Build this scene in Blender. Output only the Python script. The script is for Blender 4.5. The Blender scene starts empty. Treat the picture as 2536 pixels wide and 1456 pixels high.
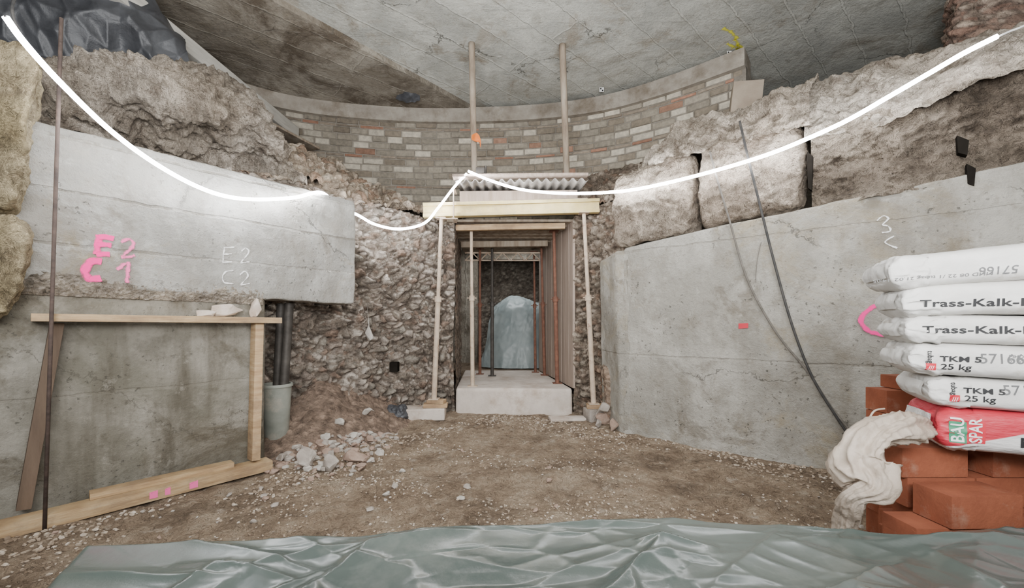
import bpy, bmesh, math, random, bisect
from mathutils import Vector, noise, Matrix
from mathutils.bvhtree import BVHTree
random.seed(7)
SC=bpy.context.scene
COL=SC.collection
H=1.1
V=Vector
def P(px,py,d): return V(((px-1268)/1000*d, d, H+(800-py)/1000*d))
def onplane(px,py,A,n,off=0.0):
    r=V(((px-1268)/1000,1,(800-py)/1000)); cam=V((0,0,H))
    t=((A-cam).dot(n)+off)/r.dot(n)
    return cam+r*t
# ---------------------------------------------------------------- materials
def nodes(name):
    m=bpy.data.materials.new(name); m.use_nodes=True
    nt=m.node_tree; b=nt.nodes['Principled BSDF']
    return m,nt,b
def M(name,cols,scale=3,detail=8,rough=.85,bump=.3,bscale=25,bdist=.02,metal=0,attr=False,stretch=(1,1,1),spec=.3,dirt=None,alpha=None,coat=0,trans=0,nrough=.6,lo=.33,hi=.67,bump2=0,b2scale=4,dirt2=None):
    m,nt,b=nodes(name); N=nt.nodes; L=nt.links
    tc=N.new('ShaderNodeTexCoord'); mp=N.new('ShaderNodeMapping'); mp.inputs['Scale'].default_value=stretch
    L.new(tc.outputs['Object'],mp.inputs['Vector'])
    n1=N.new('ShaderNodeTexNoise'); n1.inputs['Scale'].default_value=scale; n1.inputs['Detail'].default_value=detail; n1.inputs['Roughness'].default_value=nrough
    L.new(mp.outputs[0],n1.inputs['Vector'])
    r=N.new('ShaderNodeValToRGB'); L.new(n1.outputs[0],r.inputs[0])
    e=r.color_ramp.elements
    while len(e)<len(cols): e.new(.5)
    for i,c in enumerate(cols):
        e[i].position=lo+(hi-lo)*i/max(1,len(cols)-1); e[i].color=(*c,1)
    out=r.outputs[0]
    if attr:
        a=N.new('ShaderNodeAttribute'); a.attribute_name='Col'
        mx=N.new('ShaderNodeMix'); mx.data_type='RGBA'; mx.blend_type='MULTIPLY'; mx.inputs[0].default_value=1
        L.new(a.outputs['Color'],mx.inputs[6]); L.new(out,mx.inputs[7]); out=mx.outputs[2]
    for q,dd_ in enumerate((dirt,dirt2)):
        if not dd_: continue
        dc,ds,dlo,dhi=dd_
        n3=N.new('ShaderNodeTexNoise'); n3.inputs['Scale'].default_value=ds; n3.inputs['Detail'].default_value=6; n3.inputs['Roughness'].default_value=.7
        mp3=N.new('ShaderNodeMapping'); mp3.inputs['Location'].default_value=(7.3+q*4,2.1,5.5)
        L.new(tc.outputs['Object'],mp3.inputs[0]); L.new(mp3.outputs[0],n3.inputs['Vector'])
        r3=N.new('ShaderNodeMapRange'); r3.inputs[1].default_value=dlo; r3.inputs[2].default_value=dhi
        L.new(n3.outputs[0],r3.inputs[0])
        mx=N.new('ShaderNodeMix'); mx.data_type='RGBA'
        L.new(r3.outputs[0],mx.inputs[0]); L.new(out,mx.inputs[6]); mx.inputs[7].default_value=(*dc,1); out=mx.outputs[2]
    L.new(out,b.inputs['Base Color'])
    b.inputs['Roughness'].default_value=rough; b.inputs['Metallic'].default_value=metal
    b.inputs['Specular IOR Level'].default_value=spec
    if coat: b.inputs['Coat Weight'].default_value=coat; b.inputs['Coat Roughness'].default_value=.15
    if trans: b.inputs['Transmission Weight'].default_value=trans
    if alpha is not None: b.inputs['Alpha'].default_value=alpha
    if bump:
        n2=N.new('ShaderNodeTexNoise'); n2.inputs['Scale'].default_value=bscale; n2.inputs['Detail'].default_value=10; n2.inputs['Roughness'].default_value=.65
        L.new(mp.outputs[0],n2.inputs['Vector'])
        bp=N.new('ShaderNodeBump'); bp.inputs['Strength'].default_value=bump; bp.inputs['Distance'].default_value=bdist
        L.new(n2.outputs[0],bp.inputs['Height']); L.new(bp.outputs[0],b.inputs['Normal'])
        if bump2:
            n4=N.new('ShaderNodeTexNoise'); n4.inputs['Scale'].default_value=b2scale; n4.inputs['Detail'].default_value=4; n4.inputs['Distortion'].default_value=1.5
            L.new(mp.outputs[0],n4.inputs['Vector'])
            b2=N.new('ShaderNodeBump'); b2.inputs['Strength'].default_value=bump2; b2.inputs['Distance'].default_value=bdist*3
            L.new(n4.outputs[0],b2.inputs['Height']); L.new(b2.outputs[0],bp.inputs['Normal'])
    return m
def concrete(name,cols,rot,lineW,lineL,linecol,dirtc,linestr=.5,wallcoords=False,dlo=.5,dhi=.7,rowoff=0.,bump=.5,mort=.012,spotk=.6,streak=.5,bvar=.72,crack=.45,dist=.05,hl=None):
    """board-marked cast concrete"""
    m,nt,b=nodes(name); N=nt.nodes; L=nt.links
    tc=N.new('ShaderNodeTexCoord')
    def noi(s,d=8,ro=.6,loc=(0,0,0),dist=0,sc=(1,1,1),out=0,rz=0):
        mp=N.new('ShaderNodeMapping'); mp.inputs['Location'].default_value=loc; mp.inputs['Scale'].default_value=sc; mp.inputs['Rotation'].default_value=(0,0,rz)
        L.new(tc.outputs['Object'],mp.inputs[0])
        n=N.new('ShaderNodeTexNoise'); n.inputs['Scale'].default_value=s; n.inputs['Detail'].default_value=d; n.inputs['Roughness'].default_value=ro; n.inputs['Distortion'].default_value=dist
        L.new(mp.outputs[0],n.inputs['Vector']); return n.outputs[out]
    def mr(x,a,c,o0=0,o1=1):
        r=N.new('ShaderNodeMapRange'); L.new(x,r.inputs[0])
        for i,v in enumerate((a,c,o0,o1)): r.inputs[i+1].default_value=v
        return r.outputs[0]
    def mix(f,a,c,bt='MIX'):
        mx=N.new('ShaderNodeMix'); mx.data_type='RGBA'; mx.blend_type=bt
        for s,i in ((f,0),(a,6),(c,7)):
            if isinstance(s,(int,float)): mx.inputs[i].default_value=s
            elif isinstance(s,tuple): mx.inputs[i].default_value=(*s,1)
            else: L.new(s,mx.inputs[i])
        return mx.outputs[2]
    def mul(a,c,op='MULTIPLY'):
        q=N.new('ShaderNodeMath'); q.operation=op
        for s,i in ((a,0),(c,1)):
            if isinstance(s,(int,float)): q.inputs[i].default_value=s
            else: L.new(s,q.inputs[i])
        return q.outputs[0]
    def vma(vin,fac,add):
        vm=N.new('ShaderNodeVectorMath'); vm.operation='MULTIPLY_ADD'; L.new(vin,vm.inputs[0]); vm.inputs[1].default_value=fac; L.new(add,vm.inputs[2]); return vm.outputs[0]
    base=mix(mr(noi(1.3,8,.65,dist=.5),.42,.58),cols[0],cols[1])
    base=mix(mr(noi(3.5,10,.75,(3,1,2)),.5,.66,0,.85),base,cols[2])
    base=mix(mr(noi(1.1,10,.72,(9,4,1),.8),dlo,dhi,0,.9),base,dirtc)
    base=mix(mr(noi(1.7,10,.7,(2,14,6),.6),.56,.62,0,.55),base,cols[3])
    if wallcoords: base=mix(mr(noi(2.2,6,.6,(4,4,4),0,(2.2,2.2,.35)),.5,.7,0,streak),base,cols[3])
    spots=mr(noi(34,4,.6,(1,8,3)),.63,.69,0,spotk)
    spots=mul(spots,mr(noi(2.5,4,.6,(6,1,3)),.45,.6,.15,1))
    base=mix(spots,base,(.075,.07,.06))
    base=mix(mr(noi(12,8,.75,(5,5,3)),.56,.7,0,.5),base,cols[3])
    base=mix(mr(noi(9,8,.75,(15,5,3)),.58,.68,0,.5),base,tuple(min(1,c*1.2) for c in cols[1]))
    if wallcoords:
        sx=N.new('ShaderNodeSeparateXYZ'); L.new(tc.outputs['Object'],sx.inputs[0])
        cx=N.new('ShaderNodeCombineXYZ')
        s=mul(mul(sx.outputs[0],1.3),2.25,'ADD'); L.new(s,cx.inputs[0]); z=mul(sx.outputs[2],rowoff,'ADD'); L.new(z,cx.inputs[1])
        vec=cx.outputs[0]
    else:
        mp=N.new('ShaderNodeMapping'); mp.inputs['Rotation'].default_value=(0,0,rot); L.new(tc.outputs['Object'],mp.inputs[0]); vec=mp.outputs[0]
    vec2=vma(noi(3.5,7,.65,out='Color'),(dist,dist,0),vec)
    br=N.new('ShaderNodeTexBrick'); L.new(vec2,br.inputs['Vector'])
    br.inputs['Scale'].default_value=1; br.inputs['Brick Width'].default_value=lineL; br.inputs['Row Height'].default_value=lineW
    br.inputs['Mortar Size'].default_value=mort; br.inputs['Mortar Smooth'].default_value=.6
    br.inputs['Color1'].default_value=(bvar,bvar,bvar,1); br.inputs['Color2'].default_value=(1,1,1,1); br.inputs['Mortar'].default_value=(1,1,1,1)
    base=mix(.8,base,br.outputs['Color'],'MULTIPLY')
    lf=mul(br.outputs['Fac'],mr(noi(4,6,.75,(2,2,9)),.45,.56,0.03,linestr))
    base=mix(lf,base,linecol)
    hb=None
    if hl:
        for (rz,sc_,loc) in ((rot,(.35,5,1),(0,0,4)),(rot+1.25,(.3,4,1),(5,2,1))):
            st=mr(noi(2.2,10,.75,loc,.8,sc_,rz=rz),.58,.64,0,.8); st=mul(st,mr(noi(7,6,.7,(8,8,8)),.46,.6))
            base=mix(st,base,hl); hb=st if hb is None else mul(hb,st,'ADD')
    vc=vma(noi(2.4,9,.7,(1,1,7),out='Color'),(.55,.55,.55),tc.outputs['Object'])
    vo=N.new('ShaderNodeTexVoronoi'); vo.feature='DISTANCE_TO_EDGE'; vo.inputs['Scale'].default_value=.75; L.new(vc,vo.inputs['Vector'])
    ck=mr(vo.outputs['Distance'],.001,.0045,crack,0); ck=mul(ck,mr(noi(1.6,3,.5,(12,3,3)),.52,.6))
    base=mix(ck,base,(.06,.05,.04))
    L.new(base,b.inputs['Base Color']); b.inputs['Roughness'].default_value=.88; b.inputs['Specular IOR Level'].default_value=.25
    hgt=mul(mul(noi(30,10,.7),.5),mul(noi(4,8,.7),1.4),'ADD')
    hgt=mul(hgt,mul(br.outputs['Fac'],.3 if not wallcoords else -.2),'ADD')
    hgt=mul(hgt,mul(spots,-.5),'ADD'); hgt=mul(hgt,mul(ck,-.5),'ADD')
    if hb is not None: hgt=mul(hgt,mul(hb,.35),'ADD')
    bp=N.new('ShaderNodeBump'); bp.inputs['Strength'].default_value=bump; bp.inputs['Distance'].default_value=.04
    L.new(hgt,bp.inputs['Height']); L.new(bp.outputs[0],b.inputs['Normal'])
    return m
m_wall=concrete('concrete_cast_wall',[(.38,.365,.33),(.56,.545,.505),(.45,.42,.365),(.26,.225,.18)],0,.31,9,(.19,.17,.14),(.43,.35,.22),.75,True,.57,.68,bump=.8)
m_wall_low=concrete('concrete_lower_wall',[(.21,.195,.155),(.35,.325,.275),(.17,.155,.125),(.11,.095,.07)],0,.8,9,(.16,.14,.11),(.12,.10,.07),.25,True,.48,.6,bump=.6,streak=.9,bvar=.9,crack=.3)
m_wallR=concrete('concrete_right_wall',[(.37,.35,.305),(.53,.505,.45),(.30,.27,.22),(.20,.17,.13)],0,1.02,9,(.18,.155,.12),(.38,.315,.21),.35,True,.52,.66,bump=.9,bvar=.92,rowoff=.1,crack=.4)
m_ceil=concrete('concrete_ceiling',[(.50,.495,.445),(.66,.65,.58),(.39,.37,.315),(.36,.30,.225)],-.72,.40,9,(.68,.66,.59),(.26,.21,.15),.6,False,.54,.67,bump=1,mort=.016,spotk=.4,bvar=.84,dist=.12,hl=(.82,.80,.72),crack=.7)
m_ceil2=concrete('concrete_ceiling_stained',[(.31,.27,.215),(.45,.405,.335),(.22,.185,.135),(.14,.11,.08)],-.72,.40,9,(.46,.42,.35),(.13,.10,.07),.6,False,.47,.6,bump=1,mort=.014,dist=.12,hl=(.5,.45,.38),crack=.5)
m_dark=M('dark_masonry_and_void',[(.05,.045,.04),(.10,.09,.075)],rough=.95)
m_hole_shade=M('hole_painted_shade',[(.008,.007,.006),(.02,.017,.014)],rough=1,bump=0,spec=0)  # near-black colour stands in for the shade inside wall holes
m_rub=M('rubble_masonry',[(.42,.385,.35),(.88,.83,.78),(1.3,1.23,1.15)],scale=12,attr=True,bump=1,bscale=22,bdist=.05,rough=.93,lo=.33,hi=.67,dirt=((.16,.125,.095),3,.57,.78),bump2=.5,b2scale=11)
m_rock=M('rock_limestone',[(.36,.31,.265),(.90,.84,.77),(1.3,1.23,1.15)],scale=7,attr=True,bump=1,bscale=18,bdist=.09,rough=.92,lo=.34,hi=.66,bump2=1,b2scale=8,dirt=((.18,.14,.105),3,.55,.72),nrough=.75)
m_brick=M('old_brick',[(.7,.68,.65),(1.12,1.07,1.01)],scale=18,attr=True,bump=.6,bscale=50,bdist=.01,rough=.9)
m_mortar=M('lime_mortar',[(.20,.175,.145),(.31,.28,.235)],scale=10,bump=.8,bscale=40,rough=.95)
m_soil=M('trodden_soil',[(.19,.13,.085),(.40,.30,.21),(.57,.465,.35)],scale=3.6,detail=14,bump=1,bscale=24,bdist=.06,rough=.95,dirt=((.15,.105,.07),1.6,.50,.68),dirt2=((.58,.48,.38),9,.58,.70),nrough=.82,lo=.36,hi=.66,bump2=.8,b2scale=9)
m_stone=M('loose_stone',[(.27,.23,.195),(.50,.45,.40)],scale=8,bump=.6,rough=.9)
m_step=M('screed_step',[(.52,.45,.39),(.68,.61,.54)],scale=4,bump=.3,rough=.9,dirt=((.40,.31,.24),3,.5,.7))
m_wood=M('pine_timber',[(.34,.22,.12),(.47,.32,.18),(.56,.42,.26)],scale=3,stretch=(1,1,9),bump=.25,bscale=14,rough=.7,dirt=((.22,.15,.10),3,.5,.75))
m_woodx=M('pine_plank',[(.31,.20,.11),(.45,.31,.17),(.54,.41,.25)],scale=3,stretch=(1.5,1.5,12),bump=.25,bscale=14,rough=.7,dirt=((.25,.18,.12),5,.5,.75))
m_woodgrey=M('weathered_timber',[(.20,.15,.11),(.33,.265,.20),(.40,.34,.27)],scale=4,stretch=(3,3,.5),bump=.4,rough=.85)
m_wooddark=M('dark_timber',[(.10,.07,.05),(.17,.12,.085)],scale=4,stretch=(3,3,.5),bump=.4,rough=.85)
m_woodpink=M('dusty_boarding',[(.30,.23,.18),(.43,.34,.28)],scale=4,stretch=(6,6,.5),bump=.4,rough=.85)
m_yellow=M('yellow_formwork_beam',[(.55,.43,.18),(.70,.58,.30)],scale=5,bump=.15,rough=.6,dirt=((.35,.28,.18),6,.5,.8))
m_prop=M('dusty_prop_steel',[(.45,.34,.25),(.60,.49,.38)],scale=12,bump=.3,rough=.75,dirt=((.25,.13,.08),10,.55,.7))
m_rust=M('rusty_steel',[(.13,.06,.042),(.24,.115,.075)],scale=15,bump=.4,rough=.8,metal=.1)
m_rod=M('dark_rod_steel',[(.06,.045,.04),(.12,.085,.07)],scale=15,bump=.4,rough=.8,metal=.1)
m_dsteel=M('dark_steel',[(.045,.04,.035),(.09,.08,.07)],scale=12,bump=.2,rough=.6,metal=.3)
m_steel=M('galvanised_sheet',[(.22,.2,.18),(.38,.35,.32)],scale=9,bump=.3,rough=.55,metal=.4)
m_black=M('black_sheeting',[(.03,.031,.035),(.075,.078,.086)],scale=4,bump=.3,bscale=9,bdist=.03,rough=.42,spec=.5)
m_tarp=M('grey_plastic_tarp',[(.062,.082,.075),(.11,.135,.122)],scale=1.4,detail=4,bump=.2,bscale=9,bdist=.012,rough=.24,spec=.5,coat=.4,dirt=((.17,.185,.168),2.3,.52,.78))
m_tarp2=M('blue_grey_sheet',[(.22,.26,.26),(.32,.36,.355)],scale=3,bump=.3,bscale=6,rough=.4)
m_wrap=M('cream_wrap_film',[(.44,.35,.27),(.68,.58,.48)],scale=8,bump=.6,bscale=22,bdist=.015,rough=.32,spec=.5,trans=.15,alpha=.85)
m_sack=M('paper_sack',[(.56,.545,.515),(.74,.725,.695)],scale=6,bump=.4,bscale=12,bdist=.015,rough=.6,dirt=((.32,.25,.18),4.5,.57,.74))
m_clay=M('clay_brick',[(.20,.06,.03),(.31,.10,.05)],scale=6,bump=.4,bscale=60,bdist=.006,rough=.88,dirt=((.34,.20,.14),5,.55,.75))
m_bucket=M('grey_plastic_bucket',[(.20,.21,.18),(.30,.31,.27)],scale=6,bump=.1,rough=.5,dirt=((.40,.36,.30),6,.5,.7))
m_cable=M('black_rubber_cable',[(.03,.03,.03),(.07,.065,.06)],scale=20,bump=0,rough=.6)
m_gcable=M('grey_dusty_cable',[(.11,.10,.085),(.18,.16,.14)],scale=20,bump=0,rough=.7)
m_ink=M('black_ink',[(.015,.015,.017),(.03,.03,.03)],bump=0,rough=.6)
m_greyink=M('grey_ink',[(.10,.10,.10),(.18,.18,.18)],bump=0,rough=.6)
m_red=M('red_print',[(.50,.025,.045),(.60,.04,.06)],bump=.1,rough=.5)
m_green=M('green_print',[(.04,.22,.12),(.06,.27,.15)],bump=.1,rough=.5)
m_white=M('white_print',[(.75,.74,.72),(.8,.8,.78)],bump=0,rough=.6)
m_orange=M('orange_tape',[(.75,.17,.03),(.85,.25,.05)],bump=.1,rough=.5)
def spray(name,c,s=30,cut=.5):
    m,nt,b=nodes(name); N=nt.nodes; L=nt.links
    b.inputs['Base Color'].default_value=(*c,1); b.inputs['Roughness'].default_value=.7
    uv=N.new('ShaderNodeUVMap'); sx=N.new('ShaderNodeSeparateXYZ'); L.new(uv.outputs[0],sx.inputs[0])
    a=N.new('ShaderNodeMath'); a.operation='SUBTRACT'; L.new(sx.outputs[1],a.inputs[0]); a.inputs[1].default_value=.5
    ab=N.new('ShaderNodeMath'); ab.operation='ABSOLUTE'; L.new(a.outputs[0],ab.inputs[0])
    tc=N.new('ShaderNodeTexCoord'); n=N.new('ShaderNodeTexNoise'); n.inputs['Scale'].default_value=s; n.inputs['Detail'].default_value=8; L.new(tc.outputs['Object'],n.inputs[0])
    q=N.new('ShaderNodeMath'); q.operation='SUBTRACT'; L.new(n.outputs[0],q.inputs[0]); L.new(ab.outputs[0],q.inputs[1])
    r=N.new('ShaderNodeMapRange'); r.inputs[1].default_value=cut-.45; r.inputs[2].default_value=cut-.2; L.new(q.outputs[0],r.inputs[0])
    L.new(r.outputs[0],b.inputs['Alpha']); return m
m_pink=spray('pink_spray',(.95,.015,.28),25,.42)
m_pinkf=spray('pink_spray_faded',(.9,.15,.38),40,.60)
m_chalk=spray('white_chalk',(.85,.84,.82),40,.60)
m_yspray=spray('yellow_spray',(.75,.7,.05),12,.68)
m_led,nt,b=nodes('led_rope_glow'); b.inputs['Base Color'].default_value=(1,1,1,1); b.inputs['Emission Color'].default_value=(.94,.965,1,1); b.inputs['Emission Strength'].default_value=82
m_sack2,nt,b=nodes('red_white_sack'); N=nt.nodes; L=nt.links
tc=N.new('ShaderNodeTexCoord'); sx=N.new('ShaderNodeSeparateXYZ'); L.new(tc.outputs['Object'],sx.inputs[0])
ma=N.new('ShaderNodeMath'); ma.operation='MULTIPLY_ADD'; L.new(sx.outputs[0],ma.inputs[0]); ma.inputs[1].default_value=-.42; L.new(sx.outputs[2],ma.inputs[2])
mr=N.new('ShaderNodeMapRange'); mr.inputs[1].default_value=.150; mr.inputs[2].default_value=.153; L.new(ma.outputs[0],mr.inputs[0])
mx=N.new('ShaderNodeMix'); mx.data_type='RGBA'; L.new(mr.outputs[0],mx.inputs[0]); mx.inputs[6].default_value=(.66,.64,.62,1); mx.inputs[7].default_value=(.50,.035,.055,1)
L.new(mx.outputs[2],b.inputs['Base Color']); b.inputs['Roughness'].default_value=.5
nn=N.new('ShaderNodeTexNoise'); nn.inputs['Scale'].default_value=14; nn.inputs['Detail'].default_value=6; bp=N.new('ShaderNodeBump'); bp.inputs['Strength'].default_value=.3; bp.inputs['Distance'].default_value=.02
L.new(nn.outputs[0],bp.inputs['Height']); L.new(bp.outputs[0],b.inputs['Normal'])

# ---------------------------------------------------------------- object builder
WL={}
def tag(ob,label=None,cat=None,kind=None,group=None):
    if label: ob['label']=label
    if cat: ob['category']=cat
    if kind: ob['kind']=kind
    if group: ob['group']=group
def mk(name,vf,mat,label=None,cat=None,kind=None,group=None,parent=None,smooth=True,sharp=None):
    verts,faces=vf[0],vf[1]; cols=vf[2] if len(vf)>2 else None; uvs=vf[3] if len(vf)>3 else None
    xs=[v[0] for v in verts]; ys=[v[1] for v in verts]; zs=[v[2] for v in verts]
    o=V(((min(xs)+max(xs))/2,(min(ys)+max(ys))/2,min(zs)))
    me=bpy.data.meshes.new(name); me.from_pydata([(v[0]-o.x,v[1]-o.y,v[2]-o.z) for v in verts],[],faces)
    me.materials.append(mat)
    if cols:
        a=me.color_attributes.new('Col','FLOAT_COLOR','POINT')
        flat=[]
        for c in cols: flat+= [c[0],c[1],c[2],1]
        a.data.foreach_set('color',flat)
    if uvs:
        ul=me.uv_layers.new(name='UVMap')
        for lp in me.loops: ul.data[lp.index].uv=uvs[lp.vertex_index]
    me.update()
    if smooth: me.polygons.foreach_set('use_smooth',[True]*len(me.polygons))
    if sharp:
        try: me.set_sharp_from_angle(angle=math.radians(sharp))
        except Exception: pass
    ob=bpy.data.objects.new(name,me); COL.objects.link(ob)
    if parent is not None:
        ob.parent=parent; ob.location=o-WL[parent.name]
    else: ob.location=o
    WL[ob.name]=o
    tag(ob,label,cat,kind,group)
    return ob
def empty(name,loc,label,cat,group=None):
    e=bpy.data.objects.new(name,None); e.empty_display_size=.1; COL.objects.link(e); e.location=V(loc); WL[e.name]=V(loc); tag(e,label,cat,None,group); return e
def comb(*gs):
    v=[];f=[]
    for g in gs:
        k=len(v); v+=list(g[0]); f+=[tuple(i+k for i in q) for q in g[1]]
    return v,f
def frombm(bm):
    bm.verts.index_update(); r=([v.co.copy() for v in bm.verts],[tuple(v.index for v in f.verts) for f in bm.faces]); bm.free(); return r
def boxm(mat,s,bev=.004,seg=2):
    bm=bmesh.new(); bmesh.ops.create_cube(bm,size=1)
    for v in bm.verts: v.co=V((v.co.x*s[0],v.co.y*s[1],v.co.z*s[2]))
    if bev: bmesh.ops.bevel(bm,geom=bm.edges[:],offset=bev,segments=seg,affect='EDGES',profile=.7)
    for v in bm.verts: v.co=mat@v.co
    return frombm(bm)
T=Matrix.Translation
def frame(p0,p1,up=V((0,0,1))):
    z=(p1-p0).normalized()
    if abs(z.dot(up))>.98: up=V((0,1,0))
    x=up.cross(z).normalized(); y=z.cross(x)
    m=Matrix((x,y,z)).transposed().to_4x4(); m.translation=(p0+p1)/2; return m
def beam(p0,p1,w,h,bev=.004,up=V((0,0,1))):
    p0=V(p0);p1=V(p1); return boxm(frame(p0,p1,up),(w,h,(p1-p0).length),bev)
def cyl(p0,p1,r,r2=None,seg=16,rings=1):
    p0=V(p0);p1=V(p1); r2=r if r2 is None else r2
    m=frame(p0,p1); L=(p1-p0).length; v=[];f=[]
    for j in range(rings+1):
        t=j/rings; rr=r+(r2-r)*t
        for i in range(seg):
            a=2*math.pi*i/seg; v.append(m@V((rr*math.cos(a),rr*math.sin(a),(t-.5)*L)))
    for j in range(rings):
        for i in range(seg):
            f.append((j*seg+i,j*seg+(i+1)%seg,(j+1)*seg+(i+1)%seg,(j+1)*seg+i))
    f.append(tuple(reversed(range(seg)))); f.append(tuple(rings*seg+i for i in range(seg)))
    return v,f
def cr(p,t):
    n=len(p)-1; i=min(int(t),n-1); u=t-i
    a=p[max(i-1,0)];b_=p[i];c=p[i+1];d=p[min(i+2,n)]
    return .5*((2*b_)+(c-a)*u+(2*a-5*b_+4*c-d)*u*u+(3*b_-a-3*c+d)*u**3)
def tube(pts,r,n=60,seg=10,disp=None):
    pts=[V(p) for p in pts]; v=[];f=[]
    S=[cr(pts,(len(pts)-1)*i/n) for i in range(n+1)]
    prev=None
    for i,p in enumerate(S):
        d=(S[min(i+1,n)]-S[max(i-1,0)]).normalized()
        if prev is None: x=d.orthogonal().normalized()
        else: x=(prev-d*prev.dot(d)).normalized()
        prev=x; y=d.cross(x)
        rr=r(i/n) if callable(r) else r
        for k in range(seg):
            a=2*math.pi*k/seg; o=x*math.cos(a)+y*math.sin(a); q=p+o*rr
            if disp: q=q+o*disp(q,a,i/n)*rr
            v.append(q)
    for i in range(n):
        for k in range(seg): f.append((i*seg+k,i*seg+(k+1)%seg,(i+1)*seg+(k+1)%seg,(i+1)*seg+k))
    f.append(tuple(reversed(range(seg)))); f.append(tuple(n*seg+i for i in range(seg)))
    return v,f
def lathe(prof,c,seg=40,ov=1):
    v=[];f=[];n=len(prof)
    for i in range(seg):
        a=2*math.pi*i/seg
        for r,z in prof: v.append(V((c[0]+r*math.cos(a),c[1]+r*math.sin(a)*ov,c[2]+z)))
    for i in range(seg):
        for j in range(n-1):
            f.append((i*n+j,((i+1)%seg)*n+j,((i+1)%seg)*n+j+1,i*n+j+1))
    return v,f
def fbm(p,s,o=4):
    return noise.fractal(p*s,1.0,2.0,o)
def hsh(p,k=0):
    x=math.sin(p.x*12.9898+p.y*78.233+p.z*37.719+k*4.13)*43758.5453; return x-math.floor(x)
def rub(p,s,zs=1.5):
    q=V((p.x*s,p.y*s,p.z*s*zs)); d,pt=noise.voronoi(q); e=d[1]-d[0]
    return min(1,e*2.4),pt[0]
PAL=[(.49,.445,.40),(.57,.525,.475),(.39,.35,.305),(.45,.39,.345),(.33,.295,.255),(.68,.635,.58),(.38,.29,.235),(.43,.405,.36)]
def rubble_d(amp=.06,s=9,zs=1.5,pal=PAL,mort=(.24,.20,.165),big=.06,tint=(1,1,1)):
    def f(p,n):
        w=p+noise.noise_vector(p*5)*.045+noise.noise_vector(p*14)*.012
        h,c=rub(w,s,zs); h2,c2=rub(w+V((3,1,2)),s*2.4,1.2)
        hh=hsh(c)
        if hh<.35:
            h,c=h2,c2; hh2=hsh(c); d=amp*(.5*h**.6*(.4+.6*hh2)-.35)
        else: d=amp*(h**.55*(.45+.75*hh)-.4)+amp*.12*h2
        d+=big*fbm(p,2,3)+amp*.3*fbm(p,16,3)
        col=pal[int(hsh(c,1)*len(pal))%len(pal)]; k=min(1,h*1.6+.02)
        sh=.85+.3*hsh(c2)
        return d,tuple((mort[i]*(1-k)+col[i]*k)*sh*tint[i] for i in range(3))
    return f
def rock_d(amp=.12,s=2.2,c1=(.50,.46,.40),c2=(.36,.31,.26)):
    def f(p,n):
        w=p+noise.noise_vector(p*3)*.08
        q=V((w.x*s*1.6,w.y*s*1.6,w.z*s*2.3)); dd,pt=noise.voronoi(q)
        q2=q*2.9; d2,pt2=noise.voronoi(q2)
        a=.9*fbm(p,s*.7,4)+.55*(dd[0]-.45)+.34*(d2[0]-.45)+.14*fbm(p,s*9,4)
        d=amp*a
        k=max(0,min(1,.5+fbm(p,1.9,4)*1.0)); k2=.72+.35*hsh(pt[0])*.6+.25*hsh(pt2[0])
        return d,tuple((c1[i]*k+c2[i]*(1-k))*k2 for i in range(3))
    return f
def loft(rows,nu,nv,disp=None,flip=False):
    rows=[[V(p) for p in r] for r in rows]
    g=[]
    S=[[cr(r,(len(r)-1)*i/nu) for i in range(nu+1)] for r in rows]
    for j in range(nv+1):
        t=(len(rows)-1)*j/nv
        g.append([cr([S[k][i] for k in range(len(rows))],t) if len(rows)>1 else S[0][i] for i in range(nu+1)])
    v=[];cols=[]
    for j in range(nv+1):
        for i in range(nu+1):
            p=g[j][i]
            if disp:
                du=g[j][min(i+1,nu)]-g[j][max(i-1,0)]; dv=g[min(j+1,nv)][i]-g[max(j-1,0)][i]
                n=du.cross(dv)
                n=n.normalized() if n.length>1e-9 else V((0,-1,0))
                if flip: n=-n
                d,c=disp(p,n); p=p+n*d; cols.append(c)
            v.append(p)
    f=[]
    w=nu+1
    for j in range(nv):
        for i in range(nu):
            q=(j*w+i,j*w+i+1,(j+1)*w+i+1,(j+1)*w+i)
            f.append(q if not flip else q[::-1])
    return v,f,(cols or None)
def hexa(c,n,amp=0,sc=3,k=None,fn=None):
    c=[V(x) for x in c]; idx={};v=[];f=[];cols=[]
    def tri(a,b_,w):
        return ((c[0]*(1-a)+c[1]*a)*(1-b_)+(c[2]*(1-a)+c[3]*a)*b_)*(1-w)+((c[4]*(1-a)+c[5]*a)*(1-b_)+(c[6]*(1-a)+c[7]*a)*b_)*w
    ax=[(c[1]-c[0]).normalized(),(c[2]-c[0]).normalized(),(c[4]-c[0]).normalized()]
    def vert(i,j,l):
        key=(i,j,l)
        if key in idx: return idx[key]
        q=[2*i/n[0]-1,2*j/n[1]-1,2*l/n[2]-1]
        o=ax[0]*q[0]**7+ax[1]*q[1]**7+ax[2]*q[2]**7; o=o.normalized() if o.length>1e-6 else ax[2]
        if k:
            nm=sum(abs(x)**k for x in q)**(1/k)
            q=[x/nm*1.0 for x in q]
        p=tri(*[(x+1)/2 for x in q])
        if amp: p=p+noise.noise_vector(p*sc)*amp+noise.noise_vector(p*sc*4)*amp*.35
        if fn:
            d,cc=fn(p,o); p=p+o*d; cols.append(cc)
        idx[key]=len(v); v.append(p); return idx[key]
    for (A,B,Cx) in ((0,1,2),(1,2,0),(2,0,1)):
        for side in (0,n[Cx]):
            for i in range(n[A]):
                for j in range(n[B]):
                    def K(a,b_):
                        t=[0,0,0]; t[A]=a;t[B]=b_;t[Cx]=side; return vert(*t)
                    q=(K(i,j),K(i+1,j),K(i+1,j+1),K(i,j+1))
                    f.append(q if side else q[::-1])
    return v,f,(cols or None)
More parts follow.
